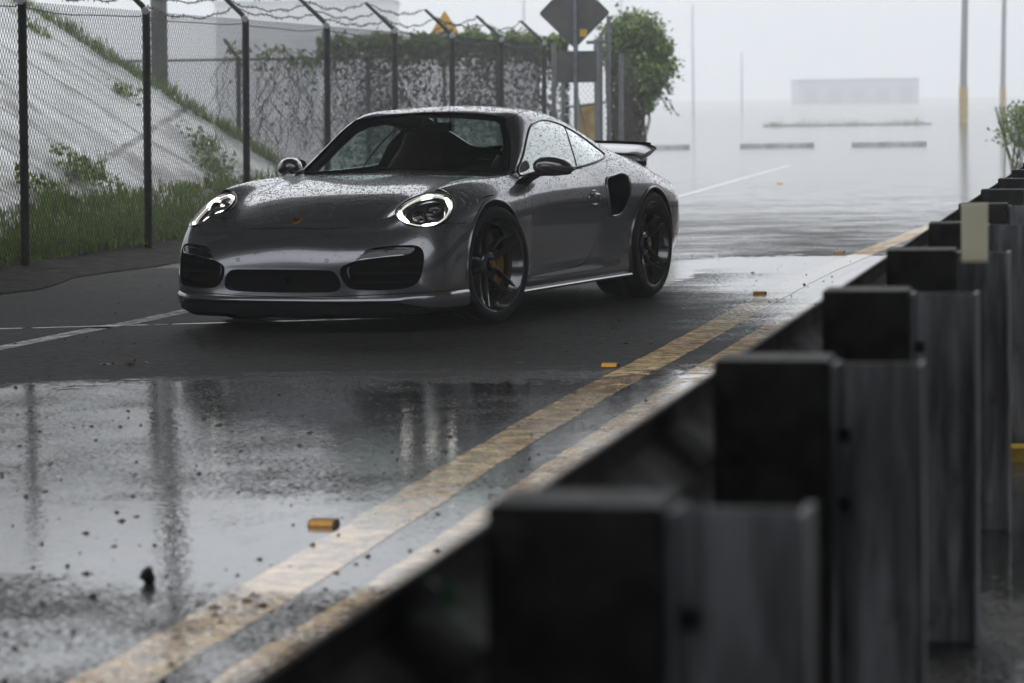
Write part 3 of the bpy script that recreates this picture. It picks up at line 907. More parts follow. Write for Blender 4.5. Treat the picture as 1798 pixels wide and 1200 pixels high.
for x, y, z, wd, rad, steer in ((0, .866, .340, .245, .340, -9.7), (-2.455, .872, .344, .305, .344, 0)):
    ms = {k: m_.mesh(k, True) for k, m_ in make_wheel(wd, rad).items()}
    for s in (1, -1):
        w = bpy.data.objects.new('wheel', None); COL.objects.link(w)
        w.parent = car; w.empty_display_size = .1
        rz = R(steer) + (0 if s == 1 else math.pi)
        w.location = (x, s * y, z); w.rotation_euler = (0, 0, rz)
        for k, m_ in ms.items():
            mm = m_ if k == 'tyre' or s == 1 else m_
            o = bpy.data.objects.new(k, mm); COL.objects.link(o); o.parent = w
            if not mm.materials:
                mm.materials.append(M[WM[k]])
                for p in mm.polygons: p.use_smooth = True
                mm.set_sharp_from_angle(angle=R(35))
            if k == 'caliper' and s == -1: o.scale = (-1, 1, 1)
# ---- inside
dash = MB()
rings = []
for x, z0, z1 in ((-.50, .60, .815), (-.60, .60, .845), (-.80, .60, .865), (-.95, .60, .84), (-1.0, .60, .78)):
    rings.append([(x, -.70, z0), (x, -.70, z1 - .03), (x, -.45, z1), (x, 0, z1 - .01), (x, .25, z1), (x, .40, z1 + .03), (x, .55, z1), (x, .70, z1 - .03), (x, .70, z0)])
b = blob(rings); dash.add(b.v, b.f)
link('dashboard', dash, M['inner'], car, 40)
link('cabin_floor', MB().box((-1.5, 0, .27), (1.95, 1.45, .06)).box((-.45, 0, .55), (.08, 1.4, .5)), M['inner'], car)
for s in (1, -1):
    link('door_lining', MB().box((-1.15, .735 * s, .55), (1.25, .10, .50)), M['inner'], car)
    pl = MB()      # pillar behind the door
    pl.tube([(-1.58, .63 * s, .86), (-1.63, .585 * s, .98), (-1.69, .505 * s, 1.085), (-1.72, .42 * s, 1.13)], .045, 10)
    link('pillar_trim', pl, M['inner'], car, 60)
    pl = MB(); pl.tube([(-.60, .655 * s, .85), (-.80, .585 * s, 1.0), (-.95, .525 * s, 1.11), (-1.05, .485 * s, 1.15), (-1.3, .47 * s, 1.165), (-1.65, .44 * s, 1.135)], .028, 8)
    link('pillar_trim', pl, M['inner'], car, 60)
    seat = MB(); rings = []
    for x, z, w_, d_ in ((-1.30, .42, .24, .07), (-1.36, .55, .25, .075), (-1.43, .72, .245, .07), (-1.49, .86, .21, .065), (-1.53, .94, .16, .055), (-1.56, 1.01, .135, .05), (-1.58, 1.07, .12, .045), (-1.59, 1.095, .07, .03)):
        rings.append([(x + d_ * math.cos(a) * .9, .36 * s + w_ * math.sin(a), z + .02 * math.cos(a)) for a in np.linspace(0, 2 * math.pi, 16, endpoint=False)])
    b = blob(rings); seat.add(b.v, b.f)
    st = link('seat', seat, M['leather'], car, 50)
    cs = MB(); rings = []
    for x, z, w_ in ((-.88, .44, .20), (-.95, .47, .24), (-1.15, .46, .25), (-1.35, .43, .24)):
        rings.append([(x, .36 * s + w_ * math.cos(a), z + .06 * math.sin(a)) for a in np.linspace(0, 2 * math.pi, 14, endpoint=False)])
    b = blob(rings); cs.add(b.v, b.f)
    link('seat_cushion', cs, M['leather'], st, 50)
    bs = MB(); bs.tube([(-1.47, .36 * s - .235, .70), (-1.52, .36 * s - .20, .87), (-1.58, .36 * s - .14, .99), (-1.60, .36 * s - .08, 1.07)], .012, 8)
    link('seat_edge', bs, M['satin'], st, 60)
link('rear_bench', MB().box((-2.05, 0, .62), (.5, 1.3, .42)).box((-2.35, 0, .80), (.5, 1.1, .20)), M['inner'], car)
sw = MB()
mt = Matrix.Translation((-1.02, .36, .80)) @ Matrix.Rotation(R(66), 4, 'Y')
sw.tube([mt @ Vector((.185 * math.cos(a), .185 * math.sin(a), 0)) for a in np.linspace(0, 2 * math.pi, 36, endpoint=False)], .016, 8, True)
for a in (90, 270, 0): sw.tube([mt @ Vector((0, 0, -.02)), mt @ Vector((.18 * math.cos(R(a)), .18 * math.sin(R(a)), 0))], .018, 6)
sw.tube([mt @ Vector((0, 0, .01)), mt @ Vector((0, 0, -.25))], .04, 10)
link('steering_wheel', sw, M['inner'], car, 60)
link('inside_mirror', MB().box((-1.02, 0, 1.125), (.03, .22, .055)).tube([(-1.02, 0, 1.14), (-1.04, 0, 1.2)], .012, 6), M['inner'], car)

# ---- rain beads standing on the skin
rs = np.random.RandomState(4)
tri = np.array([(f[0], f[1], f[2]) for f in SF] + [(f[0], f[2], f[3]) for f in SF if len(f) == 4])
A_, B_, C_ = SV[tri[:, 0]], SV[tri[:, 1]], SV[tri[:, 2]]
cr3 = np.cross(B_ - A_, C_ - A_); ar = np.linalg.norm(cr3, axis=1) / 2
fn = (SN[tri[:, 0]] + SN[tri[:, 1]] + SN[tri[:, 2]]) / 3
cen = (A_ + B_ + C_) / 3
dens = np.where((cen[:, 0] > -1.06) & (cen[:, 0] < -.46) & (cen[:, 2] > .865) & (np.abs(cen[:, 1]) < .66), .35, 1.) * 3600 * np.clip(fn[:, 2], 0, 1) ** .8 + np.where((fn[:, 2] > -.05) & (cen[:, 2] > .55), 700, 0)
dens = np.where(cen[:, 2] < .42, 0, dens)
dens = np.where((cen[:, 0] > .62), dens * .35, dens)         # the nose under the bridge is drier
# none inside the lamps or over the scoops and arches
for sgn in (1, -1):
    d_ = cen * np.array([1, sgn, 1]) - np.array(HC)
    uu, vv = d_ @ np.array(HL) / .213, d_ @ np.array(HT) / .142
    dens = np.where((uu * uu + vv * vv < 1.05) & (d_[:, 1] > -.2), 0, dens)
dens = np.where((cen[:, 0] < -1.72) & (cen[:, 0] > -2.1) & (cen[:, 2] < .815) & (np.abs(cen[:, 1]) > .75), 0, dens)
for cx in (0, -2.455): dens = np.where(((cen[:, 0] - cx) ** 2 + (cen[:, 2] - .34) ** 2 < .40 ** 2) & (np.abs(cen[:, 1]) > .6), 0, dens)
dens = np.where(cen[:, 0] < -3.15, 0, dens)
cnt = rs.poisson(ar * dens)
idx = np.repeat(np.arange(len(tri)), cnt)
u_, v_ = rs.rand(len(idx)), rs.rand(len(idx))
fl_ = u_ + v_ > 1; u_[fl_], v_[fl_] = 1 - u_[fl_], 1 - v_[fl_]
pos = A_[idx] + (B_[idx] - A_[idx]) * u_[:, None] + (C_[idx] - A_[idx]) * v_[:, None]
nn = fn[idx]; nn /= np.linalg.norm(nn, axis=1)[:, None]
t1 = np.cross(nn, rs.randn(len(idx), 3)); t1 /= np.linalg.norm(t1, axis=1)[:, None]
t2 = np.cross(nn, t1)
rad = .0021 + .0042 * rs.rand(len(idx)) ** 2.0
K = 6; vs = []
for q, hgt in ((1., 0.), (.72, .30)):
    for j in range(K):
        a = 2 * math.pi * j / K
        vs.append(pos + t1 * (rad * q * math.cos(a))[:, None] + t2 * (rad * q * math.sin(a))[:, None] + nn * (rad * hgt + .0002)[:, None])
vs.append(pos + nn * (rad * .44)[:, None])
vs = np.stack(vs, 1)
nb = len(idx); nvd = 2 * K + 1
loc = [(j, (j + 1) % K, K + (j + 1) % K, K + j) for j in range(K)]
loct = [(K + j, K + (j + 1) % K, 2 * K) for j in range(K)]
base = (np.arange(nb) * nvd)
quads = (base[:, None, None] + np.array(loc)[None]).reshape(-1, 4)
tris = (base[:, None, None] + np.array(loct)[None]).reshape(-1, 3)
bead = bpy.data.meshes.new('raindrops')
bead.vertices.add(nb * nvd); bead.vertices.foreach_set('co', vs.reshape(-1))
bead.loops.add(quads.size + tris.size)
bead.loops.foreach_set('vertex_index', np.concatenate([quads.reshape(-1), tris.reshape(-1)]).astype(np.int32))
bead.polygons.add(len(quads) + len(tris))
bead.polygons.foreach_set('loop_start', np.concatenate([np.arange(len(quads)) * 4, quads.size + np.arange(len(tris)) * 3]).astype(np.int32))
bead.polygons.foreach_set('use_smooth', np.ones(len(quads) + len(tris), bool))
bead.update(calc_edges=True); bead.validate()
rd_o = link('raindrops', bead, M['water'], car); rd_o['kind'] = 'stuff'
# ------------------------------------------------------------------ ground
random.seed(7)
rnd = random.random
def wet_ground(name, base, worn=None, grain=1.):
    """asphalt under rain. The overpass keeps one strip of the road dry; elsewhere water stands between the stones"""
    m, t, b = newmat(name)
    geo = N(t, 'NewGeometry'); sp = N(t, 'SeparateXYZ'); L(t, geo.outputs['Position'], sp.inputs[0])
    P = geo.outputs['Position']
    big = N(t, 'TexNoise', Scale=.55, Detail=5.0, Roughness=.55); L(t, P, big.inputs['Vector'])
    mid = N(t, 'TexNoise', Scale=2.6, Detail=6.0, Roughness=.65); L(t, P, mid.inputs['Vector'])
    fine = N(t, 'TexNoise', Scale=46., Detail=4.0, Roughness=.78); L(t, P, fine.inputs['Vector'])
    st = N(t, 'TexVoronoi', Scale=55.); L(t, P, st.inputs['Vector'])
    # height of the stones
    h = math_(t, 'ADD', math_(t, 'MULTIPLY', fine.outputs['Fac'], .78), math_(t, 'MULTIPLY', mid.outputs['Fac'], .22))
    yj = math_(t, 'ADD', sp.outputs[1], math_(t, 'MULTIPLY', math_(t, 'SUBTRACT', mid.outputs['Fac'], .5), 1.3))
    yj = math_(t, 'ADD', yj, math_(t, 'MULTIPLY', math_(t, 'SUBTRACT', big.outputs['Fac'], .5), 2.4))
    ag0 = N(t, 'TexNoise', Scale=13., Detail=5.0, Roughness=.7); L(t, P, ag0.inputs['Vector'])
    yj = math_(t, 'ADD', yj, math_(t, 'MULTIPLY', math_(t, 'SUBTRACT', ag0.outputs['Fac'], .5), 1.3))
    # water level along the road (metres from the camera / 40)
    lv = ramp(t, math_(t, 'DIVIDE', yj, 40.), WATER)
    # the gully left of the rail and a trickle in front of the car
    tr = math_(t, 'ABSOLUTE', math_(t, 'SUBTRACT', math_(t, 'SUBTRACT', sp.outputs[1], 18.56), math_(t, 'MULTIPLY', sp.outputs[0], .20)))
    tr = math_(t, 'LESS_THAN', tr, .035)
    trx = math_(t, 'LESS_THAN', sp.outputs[0], -.35)
    tr = math_(t, 'MULTIPLY', tr, trx)
    # standing water behind the rear wheel
    ex = math_(t, 'DIVIDE', math_(t, 'SUBTRACT', sp.outputs[0], 1.30), .30); ey = math_(t, 'DIVIDE', math_(t, 'SUBTRACT', sp.outputs[1], 23.2), 2.9)
    ex = math_(t, 'SUBTRACT', ex, math_(t, 'MULTIPLY', ey, 1.6))
    dd = math_(t, 'ADD', math_(t, 'POWER', ex, 2.), math_(t, 'POWER', ey, 2.))
    pd = math_(t, 'MULTIPLY', math_(t, 'SUBTRACT', .85, math_(t, 'ADD', dd, math_(t, 'MULTIPLY', math_(t, 'SUBTRACT', mid.outputs['Fac'], .5), 2.2))), 1.6, True)
    side = math_(t, 'MULTIPLY', math_(t, 'ADD', sp.outputs[0], .5), .21, True)     # damper towards the crown of the road
    lv = math_(t, 'ADD', lv, math_(t, 'MULTIPLY', side, math_(t, 'LESS_THAN', lv, .45)))
    lv = math_(t, 'MAXIMUM', lv, math_(t, 'MULTIPLY', pd, .72))
    lv = math_(t, 'MAXIMUM', lv, tr)
    far = math_(t, 'MULTIPLY', math_(t, 'SUBTRACT', sp.outputs[1], 26.), .06, True)
    lv = math_(t, 'ADD', lv, math_(t, 'MULTIPLY', math_(t, 'MULTIPLY', math_(t, 'SUBTRACT', sp.outputs[1], 34.), .006, True), .30))
    lv = math_(t, 'ADD', lv, math_(t, 'MULTIPLY', math_(t, 'MULTIPLY', math_(t, 'SUBTRACT', big.outputs['Fac'], .5), .35), math_(t, 'SUBTRACT', 1., math_(t, 'MULTIPLY', far, .8))))
    wet = math_(t, 'MULTIPLY', math_(t, 'ADD', math_(t, 'SUBTRACT', lv, h), .03), 10., True)
    # colour
    lo, hi = tuple(c * .38 for c in base), tuple(min(.85, c * 1.9) for c in base)
    if worn is not None: lo, hi = tuple(c * .8 for c in base), tuple(min(.85, c * 1.15) for c in base)
    c = ramp(t, h, [(.36, lo), (.64, hi)])
    if worn is not None:
        wn = N(t, 'TexNoise', Scale=5.5, Detail=8.0, Roughness=.75); L(t, P, wn.inputs['Vector'])
        k = ramp(t, math_(t, 'ADD', math_(t, 'MULTIPLY', wn.outputs['Fac'], .7), math_(t, 'MULTIPLY', fine.outputs['Fac'], .3)), [(.47, 0.), (.60, .9)])
        c = mix(t, k, c, worn)
    agg = N(t, 'TexNoise', Scale=13., Detail=5.0, Roughness=.7); L(t, P, agg.inputs['Vector'])
    stain = math_(t, 'MULTIPLY', ramp(t, big.outputs['Fac'], [(.3, .7), (.7, 1.25)]), ramp(t, agg.outputs['Fac'], [(.36, .22), (.5, .85), (.66, 1.35)]))
    stain = math_(t, 'MULTIPLY', stain, 1.15)
    c2 = N(t, 'Mix', data_type='RGBA', blend_type='MULTIPLY'); c2.inputs[0].default_value = 1
    L(t, c, c2.inputs[6]); L(t, stain, c2.inputs[7])
    c = mix(t, math_(t, 'MULTIPLY', wet, .35 if worn is None else .10), c2.outputs[2], (.012, .012, .013))
    L(t, c, b.inputs['Base Color'])
    L(t, math_(t, 'ADD', ramp(t, wet, [(0., .58), (.35, .30), (1., .055)]), math_(t, 'MULTIPLY', far, .05), True), b.inputs['Roughness'])
    L(t, ramp(t, wet, [(0., .04), (.4, .2), (1., .5)]), b.inputs['Specular IOR Level'])
    b.inputs['IOR'].default_value = 1.5
    # stones where dry, rain ripples where wet
    rp_ = N(t, 'TexNoise', Scale=24., Detail=3.0, Roughness=.6); L(t, P, rp_.inputs['Vector'])
    rv = N(t, 'TexVoronoi', Scale=9., feature='SMOOTH_F1'); L(t, P, rv.inputs['Vector'])
    ring = math_(t, 'MULTIPLY', math_(t, 'SINE', math_(t, 'MULTIPLY', rv.outputs['Distance'], 34.)), .08)
    hh = math_(t, 'ADD', math_(t, 'MULTIPLY', math_(t, 'MULTIPLY', h, math_(t, 'SUBTRACT', 1., wet)), grain),
               math_(t, 'MULTIPLY', math_(t, 'ADD', rp_.outputs['Fac'], ring), math_(t, 'MULTIPLY', wet, .13)))
    bp = N(t, 'Bump', Strength=.5, Distance=.012)
    L(t, hh, bp.inputs['Height']); L(t, bp.outputs[0], b.inputs['Normal'])
    return m
WATER = [(0., .62), (.165, .57), (.195, .55), (.212, .74), (.230, .72), (.255, .60), (.285, .585), (.355, .61), (.378, .08), (.58, .16), (.63, .51), (.75, .525), (1., .60)]
asphalt = wet_ground('wet_asphalt', (.030, .0285, .027))
yellow_paint = wet_ground('worn_yellow_paint', (.62, .42, .20), (.13, .092, .060))
white_paint = wet_ground('worn_white_paint', (.80, .79, .76), (.12, .118, .115))

structure('road', MB().add([(-400, -60, 0), (600, -60, 0), (600, 1500, 0), (-400, 1500, 0)], [(0, 1, 2, 3)]), asphalt)

def stripe(name, pts, w, mat, z=.0013):
    """painted line of width w along a polyline on the ground"""
    pts = [Vector((x, y, z)) for x, y in crom(pts, 60, False)]
    vs = []; fs = []; ja = jb = 0.
    for i, p in enumerate(pts):
        t = (pts[min(i + 1, len(pts) - 1)] - pts[max(0, i - 1)]).normalized()
        ja, jb = .7 * ja + random.gauss(0, .024), .7 * jb + random.gauss(0, .024)      # ragged, worn edges
        n = Vector((t.y, -t.x, 0)) * w / 2
        vs += [p - n * (1 + ja), p + n * (1 + jb)]
    fs = [(2 * i, 2 * i + 1, 2 * i + 3, 2 * i + 2) for i in range(len(pts) - 1)]
    structure(name, MB().add(vs, fs), mat)
stripe('yellow_line', YEL1, .19, yellow_paint)
stripe('yellow_line', YEL2, .185, yellow_paint)
stripe('white_line', WHITE, .13, white_paint)

# ------------------------------------------------------------------ the two bridge decks over the road (out of the picture; they keep the rain and the sky off)
conc = plain('weathered_concrete', (.24, .24, .24), .75, var=.25, scale=.8, spec=.25)
for y0, y1, x0, x1 in ((14.6, 25.4, -30, 30), (-16, 7.9, -30, 30)):
    d = MB().box(((x0 + x1) / 2, (y0 + y1) / 2, 5.75), (x1 - x0, y1 - y0, .5))
    for k in range(6):
        yy = y0 + .7 + (y1 - y0 - 1.4) * k / 5
        d.box(((x0 + x1) / 2, yy, 5.0), (x1 - x0, .5, 1.0))
    for xx in (-13.5, 13.5): d.box((xx, (y0 + y1) / 2, 2.245), (1.0, (y1 - y0) * .8, 4.49))
    structure('overpass', d, conc)

# unseen wall added beyond the rail, something dark for the car's flank to mirror
structure('added_wall', MB().box((9.6, 26, 1.7), (.6, 30, 3.4)), plain('grey_concrete', (.32, .31, .30), .8, var=.4, scale=.6, spec=.2))

# ------------------------------------------------------------------ left side: verge, paved slope, pole
soil = plain('wet_soil', (.016, .012, .009), .85, var=.6, scale=9, spec=.10, bump=.8)
def fence_x(y): return -3.76 + .204 * (y - 24)
def toe_x(y): return -4.35 + .0953 * (y - 28)
vs = []; fs = []
ys = np.linspace(4, 46, 60)
for y in ys:
    for k in range(7):
        q = k / 6
        x = fence_x(y) + .75 + .10 * math.sin(y * 2.1) + .06 * math.sin(y * 7.3) + (toe_x(y) - 1.2 - fence_x(y) - .75) * q
        vs.append((x, y, .006 + (.10 * min(1, q * 2.2)) + (.02 * math.sin(y * 5 + k * 2) if k else 0)))
for i in range(59):
    for k in range(6): fs.append((i * 7 + k, (i + 1) * 7 + k, (i + 1) * 7 + k + 1, i * 7 + k + 1))
structure('verge', MB().add(vs, fs), soil, 60)

def slope_mat():
    m, t, b = newmat('slope_paving')
    tc = N(t, 'TexCoord'); P = tc.outputs['Object']
    sp = N(t, 'SeparateXYZ'); L(t, P, sp.inputs[0])
    big = N(t, 'TexNoise', Scale=.7, Detail=7.0, Roughness=.65); L(t, P, big.inputs['Vector'])
    sm_ = N(t, 'TexNoise', Scale=5., Detail=8.0, Roughness=.7); L(t, P, sm_.inputs['Vector'])
    c = ramp(t, math_(t, 'ADD', math_(t, 'MULTIPLY', big.outputs['Fac'], .6), math_(t, 'MULTIPLY', sm_.outputs['Fac'], .4)),
             [(.33, (.10, .105, .10)), (.44, (.58, .59, .595)), (.64, (.84, .85, .86))])
    # joints between the slabs, in both directions, darkened by moss
    wob = math_(t, 'MULTIPLY', math_(t, 'SUBTRACT', sm_.outputs['Fac'], .5), .16)
    j1 = math_(t, 'ABSOLUTE', math_(t, 'SUBTRACT', math_(t, 'FRACT', math_(t, 'DIVIDE', math_(t, 'ADD', sp.outputs[1], wob), 2.4)), .5))
    j2 = math_(t, 'ABSOLUTE', math_(t, 'SUBTRACT', math_(t, 'FRACT', math_(t, 'DIVIDE', math_(t, 'ADD', sp.outputs[0], wob), 3.1)), .5))
    j = math_(t, 'LESS_THAN', j1, .022)
    j = math_(t, 'MAXIMUM', j, math_(t, 'LESS_THAN', j2, .012))
    br = N(t, 'TexNoise', Scale=1.1, Detail=3.0); L(t, P, br.inputs['Vector'])
    j = math_(t, 'MULTIPLY', j, ramp(t, br.outputs['Fac'], [(.36, .15), (.52, 1.)]))
    c = mix(t, j, c, (.035, .04, .025))
    dz = ramp(t, math_(t, 'ADD', math_(t, 'MULTIPLY', sp.outputs[2], .42), math_(t, 'MULTIPLY', math_(t, 'SUBTRACT', big.outputs['Fac'], .5), 1.5)), [(.10, .9), (.55, 0.)])
    sk_ = N(t, 'Mapping'); sk_.inputs['Scale'].default_value = (.5, 3.2, .5); L(t, P, sk_.inputs['Vector'])
    st_ = N(t, 'TexNoise', Scale=1.6, Detail=7.0, Roughness=.7); L(t, sk_.outputs[0], st_.inputs['Vector'])
    c = mix(t, ramp(t, st_.outputs['Fac'], [(.50, 0.), (.66, .62)]), c, (.17, .165, .15))
    c = mix(t, math_(t, 'MULTIPLY', dz, ramp(t, sm_.outputs['Fac'], [(.40, .25), (.55, 1.)])), c, (.075, .072, .055))
    ms = ramp(t, br.outputs['Fac'], [(.57, 0.), (.68, .85)])
    c = mix(t, ms, c, (.10, .09, .06))
    L(t, c, b.inputs['Base Color'])
    b.inputs['Roughness'].default_value = .33
    bp = N(t, 'Bump', Strength=.3, Distance=.02); L(t, sm_.outputs['Fac'], bp.inputs['Height']); L(t, bp.outputs[0], b.inputs['Normal'])
    return m
SL = .65
A, Bq = Vector((toe_x(20), 20, 0)), Vector((toe_x(45), 45, 0))
up = Vector((-1, 0, SL))
sl = MB()
n_ = 24
for i in range(n_ + 1):
    p = A.lerp(Bq, i / n_)
    for k in range(13): sl.v.append(tuple(p + up * (9 * k / 12) + Vector((0, 0, .02 * math.sin(i * 1.7 + k * 2.3)))))
for i in range(n_):
    for k in range(12): sl.f.append((i * 13 + k, (i + 1) * 13 + k, (i + 1) * 13 + k + 1, i * 13 + k + 1))
# its far end wall, down to the ground
p = Bq; q = Bq + up * 9
sl.add([p + Vector((0, .002, 0)), q + Vector((0, .002, 0)), q + Vector((0, .3, 0)), Vector((q.x, q.y + 3, 0)), Vector((p.x, p.y + .3, 0))], [(0, 1, 2, 4), (4, 2, 3)])
structure('embankment', sl, slope_mat(), 40)
def on_slope(y, u):      # u metres inwards from the toe
    return Vector((toe_x(y) - u, y, SL * u))

# ------------------------------------------------------------------ greenery
def leaf_mat(name, dark, light, trans=.25):
    m, t, b = newmat(name)
    gi = N(t, 'NewGeometry')
    r = ramp(t, gi.outputs['Random Per Island'], [(0., dark), (.55, tuple((a + c) / 2 for a, c in zip(dark, light))), (1., light)])
    L(t, r, b.inputs['Base Color'])
    b.inputs['Roughness'].default_value = .42
    tl = N(t, 'BsdfTranslucent'); L(t, r, tl.inputs[0])
    mx = N(t, 'MixShader'); mx.inputs[0].default_value = trans
    L(t, b.outputs[0], mx.inputs[1]); L(t, tl.outputs[0], mx.inputs[2]); L(t, mx.outputs[0], t.nodes['Material Output'].inputs[0])
    return m
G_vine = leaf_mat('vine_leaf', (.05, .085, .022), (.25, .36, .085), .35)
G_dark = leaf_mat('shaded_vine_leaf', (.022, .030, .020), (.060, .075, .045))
G_grass = leaf_mat('grass_blade', (.06, .10, .014), (.24, .34, .055))
G_dry = leaf_mat('dry_stalk', (.07, .045, .025), (.20, .13, .07))
bark = plain('vine_bark', (.07, .05, .035), .8, var=.4, scale=30)

def leaf(mb, p, s, flat=None):
    a, e = rnd() * 6.283, (rnd() - .5) * 2.4
    d = Vector((math.cos(a) * math.cos(e), math.sin(a) * math.cos(e), math.sin(e) - .35)).normalized()
    w = d.cross(Vector((rnd() - .5, rnd() - .5, 1.3))).normalized()
    nn = d.cross(w) * s * .18
    p = Vector(p)
    mb.add([p, p + d * s * .45 + w * s * .38 + nn, p + d * s, p + d * s * .45 - w * s * .38 + nn, p + d * s * .3], [(0, 1, 4), (1, 2, 4), (2, 3, 4), (3, 0, 4)])

def blades(mb, p, n, h, spread, lean=.4):
    for _ in range(n):
        a, r = rnd() * 6.283, rnd() * spread
        q = Vector(p) + Vector((math.cos(a) * r, math.sin(a) * r, 0))
        hh = h * (.45 + .75 * rnd())
        b = rnd() * 6.283; l_ = lean * rnd()
        d = Vector((math.cos(b) * l_, math.sin(b) * l_, 1)) * hh
        w = Vector((math.sin(b), -math.cos(b), 0)) * (.004 + .005 * rnd())
        m_ = q + d * .55 + Vector((0, 0, hh * .08))
        mb.add([q - w, q + w, m_ + w * .8, q + d, m_ - w * .8], [(0, 1, 2, 4), (4, 2, 3)])

gr = MB()
for _ in range(2300):
    y = 21 + 24 * rnd() ** 1.1
    a, c = fence_x(y) - .05, toe_x(y) - .35
    q = rnd()
    x = a + (c - a) * q
    hump = .5 + .5 * math.sin(y * 1.9 + 1.2 * math.sin(y * .7)) * math.sin(x * 2.3)
    z = .08 + max(0., (toe_x(y) - x)) * SL
    blades(gr, (x, y, z), 15, (.075 + .085 * q) * (.55 + .8 * hump), .13)
go = link('grass', gr, G_grass); tag(go, 'rough green grass growing along the foot of the paved slope behind the fence', 'grass', kind='stuff')
# weeds in the joints and along the far edge of the slope
wd = MB(); wl = MB()
for k in range(110):
    u = 8.2 * k / 109
    p = on_slope(44.75 + .25 * rnd(), u)
    blades(wd, p, int(26 + 20 * rnd()), .13 + .12 * rnd(), .16, .9)
o = link('weeds', wd, G_grass); tag(o, 'strip of mossy weeds running up the far edge of the paved slope', 'weeds', kind='stuff')
for (y, u, n, s) in ((33.5, .75, 200, .42), (31.0, .55, 150, .34), (28.2, 1.6, 160, .40), (30.3, 1.9, 120, .30), (37.5, 4.6, 60, .22), (34.2, 3.6, 60, .22), (43.0, 3.6, 50, .2), (40.2, .65, 140, .34), (35.8, 2.9, 70, .3), (39.5, 3.9, 60, .26), (42.2, 2.2, 50, .25), (33.2, 2.1, 70, .28), (29.2, 1.2, 120, .4), (41.7, 1.0, 120, .42)):
    w_ = MB(); p = on_slope(y, u)
    for _ in range(n):
        a, r = rnd() * 6.283, s * rnd() ** .6
        leaf(w_, p + Vector((math.cos(a) * r, math.sin(a) * r * 1.6, abs(rnd() - .2) * s * .7 + max(-.2, -math.cos(a) * r * SL))), .05 + .06 * rnd())
    blades(w_, p, n // 2, s * .8, s * .7, .8)
    o = link('shrub', w_, G_dry if (y, u) == (35.8, 2.9) else G_grass)
    tag(o, 'clump of weeds growing out of a joint in the paved slope', 'weeds', 'weed clumps on the paved slope')
# ------------------------------------------------------------------ chain-link fences
galv = plain('dull_fence_steel', (.045, .045, .044), .55, .4, var=.3, scale=14)
wire = plain('dark_fence_wire', (.030, .030, .030), .5, .5)
ring_steel = plain('bright_fence_cap', (.45, .46, .47), .3, .8)
def chain_link(p0, d, length, height, cell, th, z0=.04):
    """woven zigzag wires as thin square bars; d = unit direction along the fence"""
    mb = MB(); nrm = Vector((-d.y, d.x, 0)); c2 = cell / 2
    rows = int(height / (cell * .5 * 1.25)); hz = height / rows
    n = int(length / cell)
    vs, fs = [], []
    for i in range(n):
        base = i * cell
        prev = None
        for r in range(rows + 1):
            s_ = base + (c2 if r % 2 else 0) + (c2 * .5) - .5 * c2
            off = nrm * (.0015 if (r % 2) else -.0015)
            for sg in (0, 1):
                pass
            p = p0 + d * s_ + off + Vector((0, 0, z0 + r * hz))
            # mirrored twin makes the other leg of the diamond
            q = p0 + d * (base - (c2 if r % 2 else 0)) - off + Vector((0, 0, z0 + r * hz))
            if prev is not None:
                for a, b in ((prev[0], p), (prev[1], q)):
                    k = len(vs)
                    e = (b - a).normalized(); w = e.cross(nrm) * th; o_ = nrm * th
                    vs += [a - w, a + o_, a + w, a - o_, b - w, b + o_, b + w, b - o_]
                    fs += [(k, k + 1, k + 5, k + 4), (k + 1, k + 2, k + 6, k + 5), (k + 2, k + 3, k + 7, k + 6), (k + 3, k, k + 4, k + 7)]
            prev = (p, q)
    mb.v = [tuple(v) for v in vs]; mb.f = fs
    return mb
FD = Vector((.204, 1, 0)).normalized()
FN = Vector((-FD.y, FD.x, 0))           # away from the road
fence = empty('chain_link_fence', 'tall dark chain-link fence with slanted barbed-wire arms, running beside the road', 'fence', (-3.76, 24, 0))
fi = Matrix.Translation((3.76, -24, 0))
def fl(name, mb, mat, sm=None, parent=None):
    mb.v = [tuple(fi @ Vector(v)) for v in mb.v] if parent is None else mb.v
    return link(name, mb, mat, parent or fence, sm)
TILT = .012
tops = []
spots = [Vector((-3.76 + .608 * k, 24 + 2.98 * k, 0)) for k in range(-2, 8)]
for p in spots:
    t_ = MB()
    top = p + Vector((TILT * 2.1, 0, 2.10))
    t_.tube([p, p + Vector((TILT, 0, 1.05)), top], .036, 10)
    po = fl('post', t_, galv, 60)
    arm = MB()
    ae = top + FN * .34 + Vector((0, 0, .33))
    arm.tube([top + Vector((0, 0, -.03)), top + FN * .03 + Vector((0, 0, .04)), ae], [.034, .026, .018], 8)
    arm.v = [tuple(fi @ Vector(v)) for v in arm.v]
    a_o = link('arm', arm, galv, po, 60)
    cp = MB().lathe([(.0, .012), (.030, .012), (.034, .0), (.030, -.012), (0, -.012)], 14, Matrix.Translation(top + Vector((0, -.045, .0))), False)
    cp.v = [tuple(fi @ Vector(v)) for v in cp.v]
    link('cap', cp, ring_steel, po, 40)
    tops.append((top, ae))
cl_ = chain_link(spots[0] + FN * .05, FD, (spots[-1] - spots[0]).length, 2.06, .062, .0024)
cl_.v = [(v[0] + TILT * v[2], v[1], v[2]) for v in cl_.v]
fl('wire_mesh', cl_, wire)
tw = MB()
for k in range(len(spots) - 1):
    a, b = spots[k], spots[k + 1]
    for z in (2.06,):
        pts = []
        for q in np.linspace(0, 1, 8):
            pts.append(a.lerp(b, q) + FN * .05 + Vector((TILT * z, 0, z - .035 * math.sin(math.pi * q) + .008 * math.sin(9 * q + k))))
        tw.tube(pts, .005, 5)
fl('tension_wire', tw, wire)
